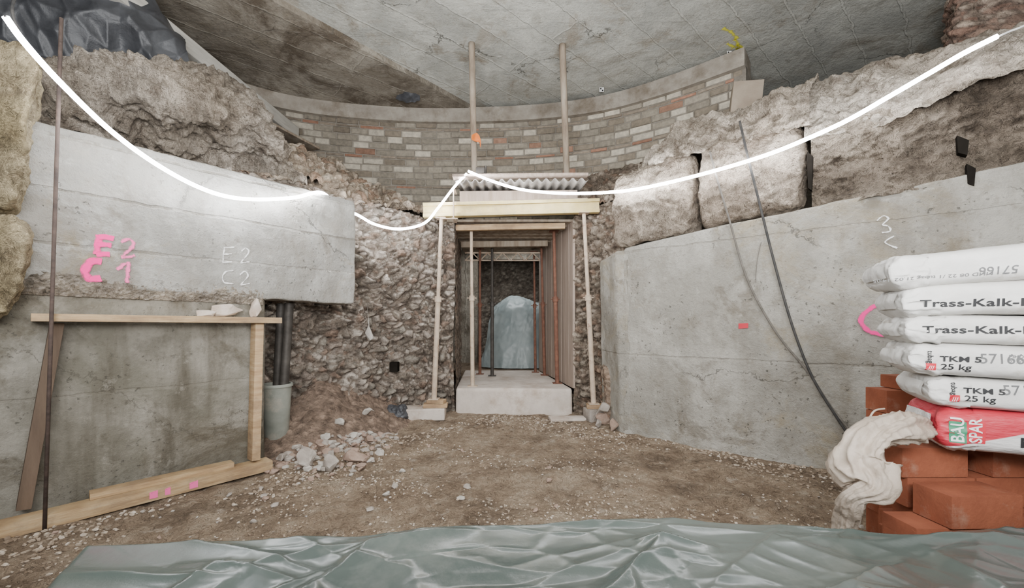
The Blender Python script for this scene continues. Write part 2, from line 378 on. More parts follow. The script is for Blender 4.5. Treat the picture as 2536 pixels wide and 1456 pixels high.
def wallhex(p0,p1,back,z0,z1,z0b=None,z1b=None):
    z0b=z0 if z0b is None else z0b; z1b=z1 if z1b is None else z1b
    b=V((back[0],back[1],0)); a=V((p0[0],p0[1],0)); d=V((p1[0],p1[1],0)); Z=lambda p,z:p+V((0,0,z))
    return [Z(a,z0),Z(d,z0b),Z(a+b,z0),Z(d+b,z0b),Z(a,z1),Z(d,z1b),Z(a+b,z1),Z(d+b,z1b)]
def stone(c,s,seed,sub=1,rz=None,amp=.06):
    rnd=random.Random(seed); bm=bmesh.new()
    for i in range(13):
        d=V((rnd.gauss(0,1),rnd.gauss(0,1),rnd.gauss(0,1))).normalized()
        bm.verts.new(d*rnd.uniform(.85,1))
    r=bmesh.ops.convex_hull(bm,input=bm.verts[:])
    bmesh.ops.delete(bm,geom=[g for g in r['geom_interior'] if isinstance(g,bmesh.types.BMVert)],context='VERTS')
    if sub:
        bmesh.ops.bevel(bm,geom=bm.edges[:],offset=.07,segments=1,affect='EDGES')
        bmesh.ops.triangulate(bm,faces=bm.faces[:])
        for _ in range(sub-1): bmesh.ops.subdivide_edges(bm,edges=bm.edges[:],cuts=1,use_grid_fill=True)
    R=Matrix.Rotation(rnd.uniform(0,6.28) if rz is None else rz,3,'Z')
    for v in bm.verts:
        p=v.co+noise.noise_vector(v.co*2.5+V((seed,0,0)))*amp*1.5
        v.co=R@V((p.x*s[0],p.y*s[1],p.z*s[2]))
    mz=min(v.co.z for v in bm.verts)
    for v in bm.verts: v.co+=V((c[0],c[1],c[2]-mz))
    return frombm(bm)
def prism(poly,z0,z1):
    n=len(poly); v=[V((x,y,z0)) for x,y in poly]+[V((x,y,z1)) for x,y in poly]
    f=[tuple(reversed(range(n))),tuple(range(n,2*n))]+[(i,(i+1)%n,n+(i+1)%n,n+i) for i in range(n)]
    return v,f

# ---------------------------------------------------------------- camera
cam=bpy.data.cameras.new('Camera'); co=bpy.data.objects.new('Camera',cam); COL.objects.link(co)
co.location=(0,0,H); co.rotation_euler=(math.radians(90),0,0)
cam.sensor_width=36; cam.lens=1000/2536*36; cam.shift_y=72/2536; cam.clip_start=.02
SC.camera=co

# ---------------------------------------------------------------- floor
LA=V((-2.70,2.2,0)); LU=V((.634,.774,0)); LNf=V((.774,-.634,0))
RA=V((1.107,4.07,0)); RB=V((2.41,2.97,0)); RN=V((-.646,-.763,0))
def floor_z(x,y):
    p=V((x,y,0)); z=.025*fbm(p,1.3,3)+.018*fbm(p,6,4)
    h,c=rub(p+noise.noise_vector(p*6)*.04,14,1)
    edge=max(0,1-abs(x)/1.6)
    msk=max(0,min(1,.85+fbm(p,.9,2)-.45*edge))
    return z+.026*(h*hsh(c)**2)*msk
nx,ny=360,270; x0,x1,y0,y1=-3.6,3.4,.2,5.3
v=[V((x0+(x1-x0)*i/nx,y0+(y1-y0)*j/ny,0)) for j in range(ny+1) for i in range(nx+1)]
for p in v: p.z=floor_z(p.x,p.y)
f=[(j*(nx+1)+i,j*(nx+1)+i+1,(j+1)*(nx+1)+i+1,(j+1)*(nx+1)+i) for j in range(ny) for i in range(nx)]
k=len(v)
v+=[V((-7,-4,-.08)),V((7,-4,-.08)),V((7,10,-.08)),V((-7,10,-.08))]; f.append((k,k+1,k+2,k+3))
mk('floor',(v,f),m_soil,'trodden brown earth floor with gravel','floor','structure')

# ---------------------------------------------------------------- ceiling
e0=V((-2.4,4.22)); ed=V((.657,.754)); eb=e0+ed*3.2; sy=4.22-(3.85-2.4)/.657*.754
mk('ceiling',prism([(-3.85,-2),(8,-2),(8,8.2),(-.3,8.2),(eb.x,eb.y),(-3.85,sy)],4.48,4.7),m_ceil,'grey board-marked concrete slab ceiling','ceiling','structure',smooth=False)
mk('ceiling_stained',prism([(-3.85,sy),(eb.x,eb.y),(-.3,8.2),(-3.85,8.2)],4.41,4.7),m_ceil2,'brown stained concrete slab ceiling section','ceiling','structure',smooth=False)
mk('ceiling_void_plate',prism([(-7,-2),(-3.7,-2),(-3.7,8.2),(-7,8.2)],4.9,5.0),m_dark,'dark plate standing in for the black void above slab edge','ceiling','structure',smooth=False)  # solid dark plate drawn where there is only a black void
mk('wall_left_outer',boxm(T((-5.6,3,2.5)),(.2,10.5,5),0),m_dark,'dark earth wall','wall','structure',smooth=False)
mk('wall_right_outer',boxm(T((6.2,3,2.3)),(.2,10.5,4.6),0),m_ceil,'grey concrete wall','wall','structure',smooth=False)
mk('wall_back_outer',comb(boxm(T((-3.2,8.3,2.5)),(5.0,.2,5),0),boxm(T((3.6,8.3,2.5)),(5.4,.2,5),0),boxm(T((.1,8.3,3.7)),(1.8,.2,2.6),0)),m_ceil2,'dark concrete wall','wall','structure',smooth=False)

# ---------------------------------------------------------------- apse brick wall
path=[V(p) for p in [(-4.3,5.1,0),(-3.6,5.75,0),(-2.87,6.08,0),(-1.7,6.28,0),(-.6,6.3,0),(.5,6.2,0),(1.4,5.95,0),(2.15,5.5,0),(2.85,4.92,0)]]
NS=400; pp=[cr(path,(len(path)-1)*i/NS) for i in range(NS+1)]
arc=[0]
for i in range(NS): arc.append(arc[-1]+(pp[i+1]-pp[i]).length)
def at(s):
    s=max(0,min(arc[-1],s)); i=min(NS-1,max(0,bisect.bisect(arc,s)-1)); t=(s-arc[i])/(arc[i+1]-arc[i]); p=pp[i].lerp(pp[i+1],t); d=(pp[i+1]-pp[i]).normalized()
    return p,d,V((d.y,-d.x,0))
bv=[];bf=[];bc=[]
rnd=random.Random(3)
z=2.45; row=0
while z<4.22:
    thin=(row%5==3 or row==8)
    h=.048 if thin else .10
    s=rnd.uniform(0,.2)
    end=arc[-1]-(.04 if row%2 else .13)
    while s<end:
        w=rnd.uniform(.2,.33) if not thin else rnd.uniform(.22,.36)
        e=min(s+w-.018,end)
        if e-s>.05:
            zz0=z+rnd.uniform(-.005,.005); zz1=z+h-.016+rnd.uniform(-.008,.005); pr=rnd.uniform(.008,.026)
            t=s/arc[-1]
            r=rnd.random()
            if thin: col=(.34,.19,.135) if r<.42*t+.05 else (.28,.24,.195)
            else:
                pc=.12+.28*t
                if r<pc: col=(.54,.505,.43)
                elif r<pc+.02*t: col=(.33,.20,.145)
                elif r<.7: col=(.30,.275,.23)
                else: col=(.235,.205,.165)
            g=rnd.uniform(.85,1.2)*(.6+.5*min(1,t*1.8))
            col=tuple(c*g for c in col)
            B=len(bv)
            a,_,na=at(s); b2,_,nb=at(e); bi=.007
            for (q,nn_,du) in ((a,na,1),(b2,nb,-1)):
                d=(b2-a).normalized()*bi*du
                bv+= [q+nn_*-.01+V((0,0,zz0)),q+nn_*-.01+V((0,0,zz1)),q+nn_*pr+d+V((0,0,zz0+bi)),q+nn_*pr+d+V((0,0,zz1-bi)),q+nn_*(pr-.006)+V((0,0,zz0)),q+nn_*(pr-.006)+V((0,0,zz1))]
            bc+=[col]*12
            bf+=[(B+2,B+8,B+9,B+3),(B+4,B+10,B+8,B+2),(B+3,B+9,B+11,B+5),(B,B+6,B+10,B+4),(B+5,B+11,B+7,B+1),(B+0,B+4,B+5,B+1),(B+4,B+2,B+3,B+5),(B+6,B+7,B+11,B+10),(B+10,B+11,B+9,B+8)]
        s+=w
    z+=h; row+=1
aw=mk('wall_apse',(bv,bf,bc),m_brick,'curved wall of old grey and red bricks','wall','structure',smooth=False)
def sweep(z0,z1,off0,off1,n=60):
    v=[];f=[]
    for i in range(n+1):
        p,d,nn_=at(arc[-1]*i/n)
        v+=[p+nn_*off0+V((0,0,z0)),p+nn_*off1+V((0,0,z0)),p+nn_*off1+V((0,0,z1)),p+nn_*off0+V((0,0,z1))]
    for i in range(n):
        for k_ in range(4): f.append((i*4+k_,i*4+(k_+1)%4,(i+1)*4+(k_+1)%4,(i+1)*4+k_))
    f+= [(3,2,1,0),(n*4,n*4+1,n*4+2,n*4+3)]
    return v,f
mk('mortar',sweep(2.4,4.24,.004,-.35),m_mortar,'grey mortar core',parent=aw,smooth=False)
mk('trim_1',sweep(4.2,4.42,.09,-.3),M('ring_beam_concrete',[(.26,.225,.185),(.42,.38,.32)],scale=4,bump=.6,dirt=((.16,.125,.09),2,.5,.7)),'weathered concrete ring beam on the brick apse','beam','structure',smooth=False)

# ---------------------------------------------------------------- left concrete wall
def LW(t,o=0): return LA+LU*(1.215*t)+LNf*o
T0,T1=-.03,1.63
wl=mk('wall_left_upper',hexa(wallhex(LW(T0),LW(T1),-LNf*.26,1.33,2.235,1.27,2.225),(160,16,72),.009,2.5,k=60,fn=lambda p,n:(.006*fbm(p,7,4)-.02*max(0,fbm(p+V((5,5,5)),3,4)-.55),(1,1,1))),m_wall,'light grey cast concrete wall with spray paint marks','wall','structure')
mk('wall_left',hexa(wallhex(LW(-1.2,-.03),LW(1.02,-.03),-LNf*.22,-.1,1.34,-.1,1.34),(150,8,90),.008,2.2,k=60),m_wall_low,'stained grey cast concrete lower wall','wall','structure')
mk('trim_2',loft([[LW(-1.2,-.012)+V((0,0,1.26)),LW(0,-.012)+V((0,0,1.26)),LW(1.0,-.012)+V((0,0,1.24))],[LW(-1.2,.004)+V((0,0,1.32)),LW(0,.004)+V((0,0,1.32)),LW(1.0,.004)+V((0,0,1.30))],[LW(-1.2,-.006)+V((0,0,1.39)),LW(0,-.006)+V((0,0,1.39)),LW(1.0,-.006)+V((0,0,1.37))]],300,20,rubble_d(.014,45,1,[(.50,.46,.41),(.42,.38,.33)],(.28,.25,.2),.014)),m_rub,'rough exposed aggregate joint','trim','structure')
def RW(t,o=0): return RA+(RB-RA)*t+RN*o
wr=mk('wall_right',hexa(wallhex(RW(0),RW(2.6),-RN*.3,-.1,1.87,-.1,2.22),(190,8,100),.010,2.0,k=60,fn=lambda p,n:(.006*fbm(p,6,4)-.02*max(0,fbm(p+V((2,5,1)),2.5,4)-.5),(1,1,1))),m_wallR,'grey cast concrete wall with red tag','wall','structure')
mk('wall_right_pier',hexa([RW(-.005,.0)+V((0,0,-.1)),RW(.05,0)+V((0,0,-.1)),V((1.02,4.6,-.1)),V((1.35,4.6,-.1)),RW(-.04,.0)+V((0,0,1.83)),RW(.05,0)+V((0,0,1.83)),V((1.0,4.6,1.83)),V((1.35,4.6,1.83))],(6,20,60),.01,3,k=30),m_wallR,'grey concrete wall end','wall','structure')

# ---------------------------------------------------------------- rubble walls
Rd=rubble_d(.085,9,1.5,big=.13)
def line(pts,z): return [V((x,y,zz)) for (x,y),zz in zip(pts,z)]
fp=[(-2.65,3.55),(-2.15,3.95),(-1.6,4.5),(-1.15,4.85),(-.88,4.95),(-.70,4.98)]
mk('wall_rubble_left',loft([line(fp,[-.1]*6),line([(x-.03,y+.02) for x,y in fp],[.8]*6),line(fp,[1.6]*6),line([(x-.02,y+.06) for x,y in fp],[2.5,2.5,2.45,2.38,2.36,2.36])],230,230,Rd),m_rub,'rough rubble masonry wall of broken stones','wall','structure')
mk('wall_rubble_reveal',loft([[V((-.70,4.98,-.1)),V((-.76,5.6,-.1)),V((-.86,6.8,-.1))],[V((-.70,4.98,2.4)),V((-.76,5.6,2.4)),V((-.86,6.8,2.4))]],70,90,rubble_d(.02,10,1.5,big=.01,tint=(.7,.65,.6))),m_rub,'rubble reveal of the passage','wall','structure')
capB=[P(640,360,5.2),P(735,372,5.5),P(850,420,5.7),P(930,465,5.9),P(1040,515,6.0),P(1150,520,6.1)]
capM=[P(650,430,4.6),P(740,420,4.75),P(830,450,4.95),P(930,500,5.3),P(1050,528,5.4),P(1150,530,5.5)]
capF=line([(x-.02,y+.05) for x,y in fp],[2.45,2.48,2.44,2.38,2.36,2.36])
mk('wall_rubble_slope',loft([capF,capM,capB],200,110,rubble_d(.08,8,1.3,big=.13,mort=(.36,.31,.26),tint=(1.2,1.14,1.06))),m_rub,'sloping broken rubble top of the wall','wall','structure')
fr=[(.76,4.98),(.95,4.9),(1.1,4.72),(1.35,4.5)]
mk('wall_rubble_right',loft([line(fr,[-.1]*4),line(fr,[1.2]*4),line(fr,[2.5,2.5,2.5,2.5])],80,190,rubble_d(.07,9.5,1.6,big=.05,tint=(.85,.81,.76))),m_rub,'rough rubble masonry beside the passage','wall','structure')
mk('wall_rubble_shelf',loft([line(fr,[2.5]*4),[P(1390,455,6.0),P(1450,440,6.0),P(1500,425,5.9),P(1600,400,5.6)]],70,50,rubble_d(.06,8,1.3,big=.06,tint=(.8,.76,.72))),m_rub,'broken rubble ledge','wall','structure')

# ---------------------------------------------------------------- left rock mass above the wall
rk=rock_d(.25,1.8,(.68,.63,.57),(.48,.43,.37))
rows=[[P(60,345,2.75),P(250,370,3.0),P(450,410,3.35),P(620,445,3.75),P(760,470,4.1)],
      [P(70,270,2.8),P(250,330,3.10),P(450,395,3.6),P(620,415,3.95),P(740,430,4.2)],
      [P(90,215,2.85),P(250,225,2.90),P(450,250,3.15),P(620,300,3.6),P(715,390,4.2)],
      [P(110,190,3.1),P(250,175,3.2),P(420,165,3.35),P(590,240,3.8),P(695,325,4.5)],
      [P(110,200,3.8),P(250,190,3.9),P(420,190,4.1),P(590,260,4.4),P(700,360,4.9)]]
mk('wall_rock_left',loft(rows,280,190,rk),m_rock,'broken limestone rock core above concrete wall','wall','structure')
mk('wall_rock_spur',loft([[P(640,440,4.1),P(760,440,4.3),P(870,500,4.5)],[P(640,400,4.3),P(760,395,4.5),P(850,450,4.7)],[P(660,330,4.7),P(740,372,5.0),P(840,430,5.1)]],120,80,rubble_d(.07,7,1.2,big=.10,mort=(.38,.33,.28),tint=(1.3,1.24,1.16))),m_rub,'broken masonry spur behind concrete wall','wall','structure')

def ashlar(name,c8,n,d,k,label,mat=m_rock):
    return mk(name,hexa(c8,n,.015,2.2,k=k,fn=d),mat,label,'stone block')
yd=rock_d(.07,2.6,(.66,.58,.41),(.40,.34,.21))
def blk(x0b,x1b,x0t,x1t,pt,pb,d,dep):
    a=P(x0b,pb,d);b_=P(x1b,pb,d);t0=P(x0t,pt,d);t1=P(x1t,pt,d); m_=(d+dep)/d
    bk=lambda q: V((q.x*m_,d+dep,q.z))
    return [a,b_,bk(a),bk(b_),t0,t1,bk(t0),bk(t1)]
ashlar('stone_block',blk(-300,40,-300,80,530,795,2.02,.22),(56,20,46),yd,5,'rough yellowish limestone block by the wall, lower one')
ashlar('stone_block',blk(-300,50,-300,104,90,512,2.02,.26),(56,20,80),yd,7,'tall rough yellowish limestone block on the lower one')

# ---------------------------------------------------------------- right blocks and rock
ad=rock_d(.06,2.3,(.64,.57,.495),(.48,.41,.345))
ashlar('stone_block',wallhex(RW(-.055,.03),RW(.39,.03),-RN*.5,1.875,2.62,1.92,2.66),(70,30,66),ad,8,'large hewn limestone block on the concrete wall end')
ashlar('stone_block',wallhex(RW(.435,.03),RW(.875,.02),-RN*.5,1.945,2.68,2.0,2.64),(70,30,66),ad,8,'large hewn limestone block with weathered face')
rk2=rock_d(.17,2.4,(.70,.645,.575),(.52,.46,.39))
mk('wall_rock_right',loft([[RW(-.02,.0)+V((0,0,2.60)),RW(.4,.0)+V((0,0,2.60)),RW(.9,.0)+V((0,0,2.58))],
  [RW(.0,-.12)+V((0,0,2.69)),RW(.42,.0)+V((0,0,2.80)),RW(.9,0)+V((0,0,2.82))],
  [RW(.02,-.5)+V((0,0,2.74)),RW(.42,-.3)+V((0,0,2.96)),RW(.92,-.3)+V((0,0,2.98))],
  [RW(.05,-1.1)+V((0,0,2.8)),RW(.45,-1.0)+V((0,0,2.9)),RW(.92,-1.0)+V((0,0,2.95))]],170,110,rk2),m_rock,'broken pale rubble above hewn blocks','wall','structure')
dd=rock_d(.12,2.6,(.40,.355,.30),(.23,.195,.16))
mk('wall_masonry_right',loft([[RW(.9,-.05)+V((0,0,1.95)),RW(1.5,-.05)+V((0,0,2.02)),RW(2.6,-.05)+V((0,0,2.2))],[RW(.9,-.09)+V((0,0,2.25)),RW(1.5,-.09)+V((0,0,2.3)),RW(2.6,-.09)+V((0,0,2.5))],[RW(.9,.0)+V((0,0,2.56)),RW(1.5,.0)+V((0,0,2.68)),RW(2.6,.0)+V((0,0,3.0))]],260,100,dd),m_rock,'dark weathered masonry above concrete','wall','structure')
mk('wall_rock_ledge',loft([[RW(.88,.01)+V((0,0,2.46)),RW(1.3,.02)+V((0,0,2.53)),RW(1.9,.02)+V((0,0,2.64)),RW(2.6,.02)+V((0,0,2.84))],
   [RW(.88,-.06)+V((0,0,2.70)),RW(1.3,-.08)+V((0,0,2.75)),RW(1.9,-.08)+V((0,0,2.87)),RW(2.6,-.08)+V((0,0,3.0))],
   [RW(.88,-.36)+V((0,0,2.95)),RW(1.3,-.45)+V((0,0,3.10)),RW(1.9,-.4)+V((0,0,3.1)),RW(2.6,-.4)+V((0,0,3.15))],
   [RW(.88,-1.1)+V((0,0,2.97)),RW(1.3,-1.1)+V((0,0,3.13)),RW(1.9,-1.1)+V((0,0,3.13)),RW(2.6,-1.1)+V((0,0,3.15))]],260,140,rock_d(.13,2.4,(.64,.60,.54),(.48,.435,.38))),m_rock,'rough lit rock ledge above the masonry','wall','structure')
ashlar('rubble_boulder',[P(2330,135,3.5),P(2750,115,3.2),P(2330,150,4.1),P(2750,130,4.0),P(2365,-20,3.5),P(2750,-40,3.2),P(2365,-20,4.1),P(2750,-40,4.0)],(60,40,40),rubble_d(.06,6,2.6,[(.46,.33,.27),(.55,.46,.39),(.38,.25,.20)],(.26,.21,.18),.05),6,'reddish rubble masonry lump on the rock ledge',m_rub)
for (a,b_,c_,d_,of) in ((2370,2396,335,378,.0),(2394,2413,405,455,.0),(1998,2010,375,465,.01)):
    q=[onplane(a+3,d_,RA,RN,of),onplane(b_,d_+6,RA,RN,of),onplane(b_+4,c_+12,RA,RN,of),onplane(a,c_,RA,RN,of)]
    mk('wall_hole_shade',(q+[x-RN*.06 for x in q],[(0,1,2,3),(4,5,1,0),(5,6,2,1),(6,7,3,2),(7,4,0,3)]),m_hole_shade,'black block painting the shade of a putlog hole','hole','structure',smooth=False)  # closed black block, hole shade is in its colour

# ---------------------------------------------------------------- black sheeting & roof beam
def crump(amp,s):
    def f(p,n):
        q=p+noise.noise_vector(p*s*.5)*.22/s
        d,pt=noise.voronoi(V((q.x,q.y*.8,q.z*.55))*s*1.6); d2,_=noise.voronoi(V((q.x*1.4,q.y,q.z))*s*3.4+V((3,3,3)))
        return amp*(1.1*(1-min(1,d[1]-d[0]))**1.3+.35*(1-min(1,d2[1]-d2[0]))**1.5+.9*fbm(p,s*.5,2)+.5*hsh(pt[0])*(d[1]-d[0])),(1,1,1)
    return f
mk('black_sheeting',loft([[P(-330,330,3.1),P(-80,300,3.3),P(140,250,3.55),P(320,230,3.75),P(500,230,4.0)],[P(-330,100,3.1),P(-80,100,3.2),P(140,110,3.4),P(320,120,3.65),P(470,170,3.9)],[P(-330,-160,3.0),P(-80,-160,3.1),P(140,-120,3.4),P(290,-60,3.6),P(400,100,3.9)]],200,130,crump(.12,1.6)),m_black,'crumpled black plastic sheeting hung under the slab edge','plastic sheet')
mk('timber_beam',beam((-3.46,3.0,3.96),(-3.16,5.85,3.84),.16,.17,.008),M('pale_beam',[(.42,.40,.36),(.58,.555,.50)],scale=3,stretch=(8,1,8),bump=.3),'long pale grey beam below the slab edge','beam')
mk('wood_board',beam((-3.5,4.5,3.70),(-2.95,6.0,3.68),.24,.03,.004),m_woodgrey,'thin weathered board under the beam','board')
mk('black_rag',loft([[P(985,240,5.95),P(1010,250,5.95),P(1040,245,5.95)],[P(1000,215,5.8),P(1015,212,5.75),P(1038,215,5.8)],[P(1018,178,5.5),P(1025,176,5.5),P(1034,180,5.5)]],24,24,crump(.04,8)),m_black,'black rag hanging from the slab joint','rag')
mk('steel_rod',cyl(P(110,1318,2.13),P(152,45,2.13),.0085,seg=12,rings=1),m_rod,'thin rusty steel rod standing upright by the wall','rod')

# ---------------------------------------------------------------- passage
mk('concrete_step',hexa([(-.69,4.93,-.05),(.74,4.9,-.05),(-.80,6.85,-.05),(.44,6.85,-.05),(-.69,4.95,.3),(.74,4.93,.3),(-.80,6.85,.3),(.44,6.85,.3)],(60,60,14),.006,3,k=60),m_step,'dusty screed step at the passage entrance','step')
g=[]
for i in range(11):
    t0=i/11; t1=(i+1)/11-.006
    a=V((.76,4.96,0)).lerp(V((.47,6.85,0)),t0); b_=V((.76,4.96,0)).lerp(V((.47,6.85,0)),t1)
    off=V((.006*random.random(),0,0))
    g.append(beam(a+off+V((0,0,1.33)),b_+off+V((0,0,1.33)),.03,2.06,.003))
mk('wall_passage_right',comb(*g),m_woodpink,'dusty vertical board lining of the passage','wall','structure',smooth=False)
g=[boxm(T((0,5.1+i*.21,2.37-.06*i/9)),(1.62,.2,.03),.003) for i in range(9)]
mk('ceiling_passage',comb(*g),m_woodgrey,'dark plank ceiling of the passage','ceiling','structure',smooth=False)
mk('floor_chamber',boxm(T((0,8.4,.2)),(3.4,3.1,.19),0),m_soil,'earth floor of the chamber','floor','structure',smooth=False)
fb=rubble_d(.03,5,2.6,[(.42,.38,.33),(.33,.29,.25),(.5,.46,.4)],(.22,.19,.16),.02)
mk('wall_chamber_back',loft([[V((-1.7,9.6,.2)),V((0,9.6,.2)),V((1.7,9.6,.2))],[V((-1.7,9.6,2.9)),V((0,9.6,2.9)),V((1.7,9.6,2.9))]],150,120,fb),m_rub,'stone masonry back wall of the chamber','wall','structure')
mk('wall_chamber_left',boxm(T((-1.5,8.2,1.5)),(.1,2.9,2.8),0),m_mortar,'dark masonry wall','wall','structure',smooth=False)
mk('wall_chamber_right',boxm(T((1.3,8.2,1.5)),(.1,2.9,2.8),0),m_mortar,'dark masonry wall','wall','structure',smooth=False)
mk('ceiling_chamber',boxm(T((0,8.2,2.75)),(3.3,2.95,.1),0),m_woodgrey,'plank ceiling','ceiling','structure',smooth=False)
R_=[[V((-.55,7.25,.30)),V((-.1,7.05,.30)),V((.35,7.05,.30)),V((.75,7.3,.30))],
    [V((-.46,7.35,.75)),V((-.1,7.2,.85)),V((.35,7.2,.85)),V((.75,7.35,.8))],
    [V((-.36,7.5,1.22)),V((-.05,7.4,1.42)),V((.35,7.4,1.42)),V((.75,7.5,1.30))],
    [V((-.3,8.2,1.3)),V((0,8.2,1.5)),V((.35,8.2,1.42)),V((.75,8.2,1.3))],
    [V((-.3,8.8,.4)),V((0,8.8,.4)),V((.35,8.8,.4)),V((.75,8.8,.4))]]
mk('sheeted_pile',loft(R_,90,110,crump(.045,2.2)),m_tarp2,'pile covered with blue-grey plastic sheet in the chamber','covered pile')
def prop(base,top,r,mat,label,plates=True,group='steel shoring props',ratio=.55,r2=.75):
    base=V(base);top=V(top)
    e=empty('shoring_prop',base,label,'prop',group)
    mid=base.lerp(top,ratio); d=(top-base).normalized()
    mk('outer_tube',cyl(base+d*.008,mid,r,seg=16),mat,parent=e,sharp=40)
    mk('inner_tube',cyl(mid,top-d*.008,r*r2,seg=16),mat,parent=e,sharp=40)
    mk('collar',comb(cyl(mid-d*.035,mid+d*.03,r*1.35,seg=16),cyl(mid+V((-.06,0,0)),mid+V((.06,0,0)),r*.22,seg=8)),mat,parent=e,sharp=40)
    mk('base_plate',boxm(T(base+V((0,0,.004))),(.12,.12,.008),.001),mat,parent=e,smooth=False)
    mk('head_plate',boxm(T(top-V((0,0,.004))),(.12,.12,.008),.001),mat,parent=e,smooth=False)
    return e
pl='dusty beige steel prop carrying the yellow lintel beam'
RZ=lambda a: Matrix.Rotation(a,4,'Z')
mk('stone_slab',boxm(T((-1.02,4.66,.065))@RZ(.08),(.50,.26,.13),.02,3),m_step,'flat pale stone slab below a prop','stone',sharp=30)
mk('wood_block',boxm(T((-.88,4.66,.155))@RZ(.1),(.27,.13,.045),.006),m_wood,'wooden block under a prop','wood block',sharp=30)
mk('wood_block',boxm(T((-.87,4.66,.20))@RZ(-.15),(.2,.12,.04),.006),m_wood,'small wooden block on top of another','wood block',sharp=30)
prop((-.90,4.66,.222),(-.825,4.72,2.325),.030,m_prop,pl,group='front steel props')
mk('stone_support',boxm(T((.96,4.6,.06))@RZ(.2),(.24,.2,.14),.01),m_stone,'squared stone block under a prop','stone block',sharp=30)
mk('wood_block',boxm(T((.95,4.6,.155))@RZ(-.1),(.2,.13,.045),.006),m_wood,'wooden block under a prop','wood block',sharp=30)
prop((.93,4.6,.18),(.84,4.72,2.385),.030,m_prop,pl,group='front steel props')
prop((-.50,5.12,.302),(-.52,5.15,2.33),.026,m_prop,'dusty grey-brown steel prop inside the passage')
prop((-.50,6.3,.302),(-.50,6.3,2.27),.024,m_rust,'rusty red steel prop inside the passage')
prop((-.30,6.1,.302),(-.30,6.1,2.28),.026,m_dsteel,'dark green-black steel prop inside the passage')
prop((.50,6.2,.302),(.45,6.2,2.28),.024,m_rust,'rusty red steel prop by the board lining')
prop((.60,5.35,.302),(.56,5.4,2.33),.028,m_rust,'brown steel prop by the board lining')
prop((.38,6.55,.302),(.36,6.6,2.27),.022,m_rust,'rusty red steel prop by the board lining')
mk('timber_crossbeam',beam((-.70,5.06,2.29) ,(.66,5.04,2.31),.06,.07,.004),m_wood,'pale timber crossbeam in the passage head','beam')
mk('timber_crossbeam',beam((-.74,5.9,2.24),(.52,5.9,2.26),.08,.08,.004),m_woodgrey,'weathered timber crossbeam inside the passage','beam')
gt=[beam((-.75,6.45,2.22),(.45,6.45,2.22),.03,.02,0),beam((-.75,6.45,2.10),(.45,6.45,2.10),.03,.02,0)]
for i in range(10):
    xa=-.75+i*.12; gt.append(cyl((xa,6.45,2.22 if i%2 else 2.10),(xa+.12,6.45,2.10 if i%2 else 2.22),.009,seg=8))
mk('lattice_girder',comb(*gt),m_prop,'steel lattice girder across the passage','girder',smooth=False)
fb_=empty('formwork_beam',P(1270,528,4.72),'yellow timber I-shaped formwork beam carried by two props','beam')
a=V((-1.03,4.70,2.345));b_=V((1.02,4.74,2.41))
U=V((0,0,1))
mk('bottom_flange',beam(a,b_,.085,.038,.004),m_yellow,parent=fb_,sharp=30)
mk('top_flange',beam(a+U*.125,b_+U*.125,.085,.038,.004),m_yellow,parent=fb_,sharp=30)
mk('web',beam(a+U*.0625,b_+U*.0625,.03,.09,.002),m_yellow,parent=fb_,sharp=30)
mk('timber_plank',beam((-.70,5.0,2.52),(.9,4.98,2.56),.4,.05,.004),m_woodgrey,'dark weathered plank above the passage','plank',sharp=30)
v=[];f=[]; n=170
for i in range(n+1):
    t=i/n; x=-.64+1.5*t; z_=2.70+.02*math.sin(t*2*math.pi*15)+.02*t
    for y in (4.55,5.5):
        dz=.0 if y<5 else .09
        v+= [V((x,y,z_+dz)),V((x,y,z_+dz-.006))]
for i in range(n):
    q=i*4; w=q+4
    f+=[(q,w,w+2,q+2),(q+1,q+3,w+3,w+1),(q,q+1,w+1,w),(q+2,w+2,w+3,q+3)]
mk('corrugated_sheet',(v,f),m_steel,'corrugated sheet canopy over the passage entrance','sheet')
mk('timber_board',beam((-.67,4.58,2.755),(.86,4.62,2.785),.12,.03,.003),m_woodpink,'dusty plank lying on the corrugated sheet','plank',sharp=30)
mk('timber_board',beam((-.60,5.15,2.84),(.84,5.15,2.86),.14,.04,.003),m_woodgrey,'weathered plank under the timber posts','plank',sharp=30)
mk('fascia_board',beam((-.62,4.80,2.59),(.78,4.82,2.61),.025,.15,.003),m_woodpink,'dusty pinkish board between beam and sheet','board',sharp=30)
cl=[beam((-.67,4.63,2.30),(-.67,4.63,2.66),.012,.03,.002),beam((-.67,4.60,2.30),(-.67,4.82,2.30),.03,.012,.002),cyl((-.62,4.60,2.29),(-.82,4.60,2.29),.007,seg=8),beam((-.67,4.60,2.64),(-.67,4.82,2.64),.03,.012,.002)]
mk('screw_clamp',comb(*cl),m_prop,'steel screw clamp gripping the formwork beam','clamp',smooth=False)
mk('timber_post',tube([V((-.475,5.15,2.86)),V((-.48,5.0,3.6)),V((-.487,4.87,4.478))],.038,20,14),m_woodgrey,'weathered wooden post with orange tape propping the ceiling','post')
mk('timber_post',tube([V((.70,5.15,2.88)),V((.655,5.0,3.6)),V((.61,4.9,4.478))],.040,20,14),m_woodgrey,'weathered wooden post propping the ceiling','post')
mk('orange_tape',loft([[V((-.50,4.97,3.42)),V((-.44,4.94,3.43)),V((-.40,4.94,3.40))],[V((-.50,4.97,3.36)),V((-.44,4.935,3.36)),V((-.38,4.94,3.33))],[V((-.44,4.94,3.33)),V((-.40,4.94,3.31)),V((-.385,4.95,3.25))]],14,14,crump(.006,20)),m_orange,'orange marking tape tied to a wooden post','tape')
mk('junction_box',comb(boxm(T((-.36,4.60,2.83)),(.10,.06,.07),.01),cyl((-.30,4.60,2.80),(-.30,4.60,2.89),.014)),m_dsteel,'small dark cable junction box on the canopy','junction box',sharp=30)

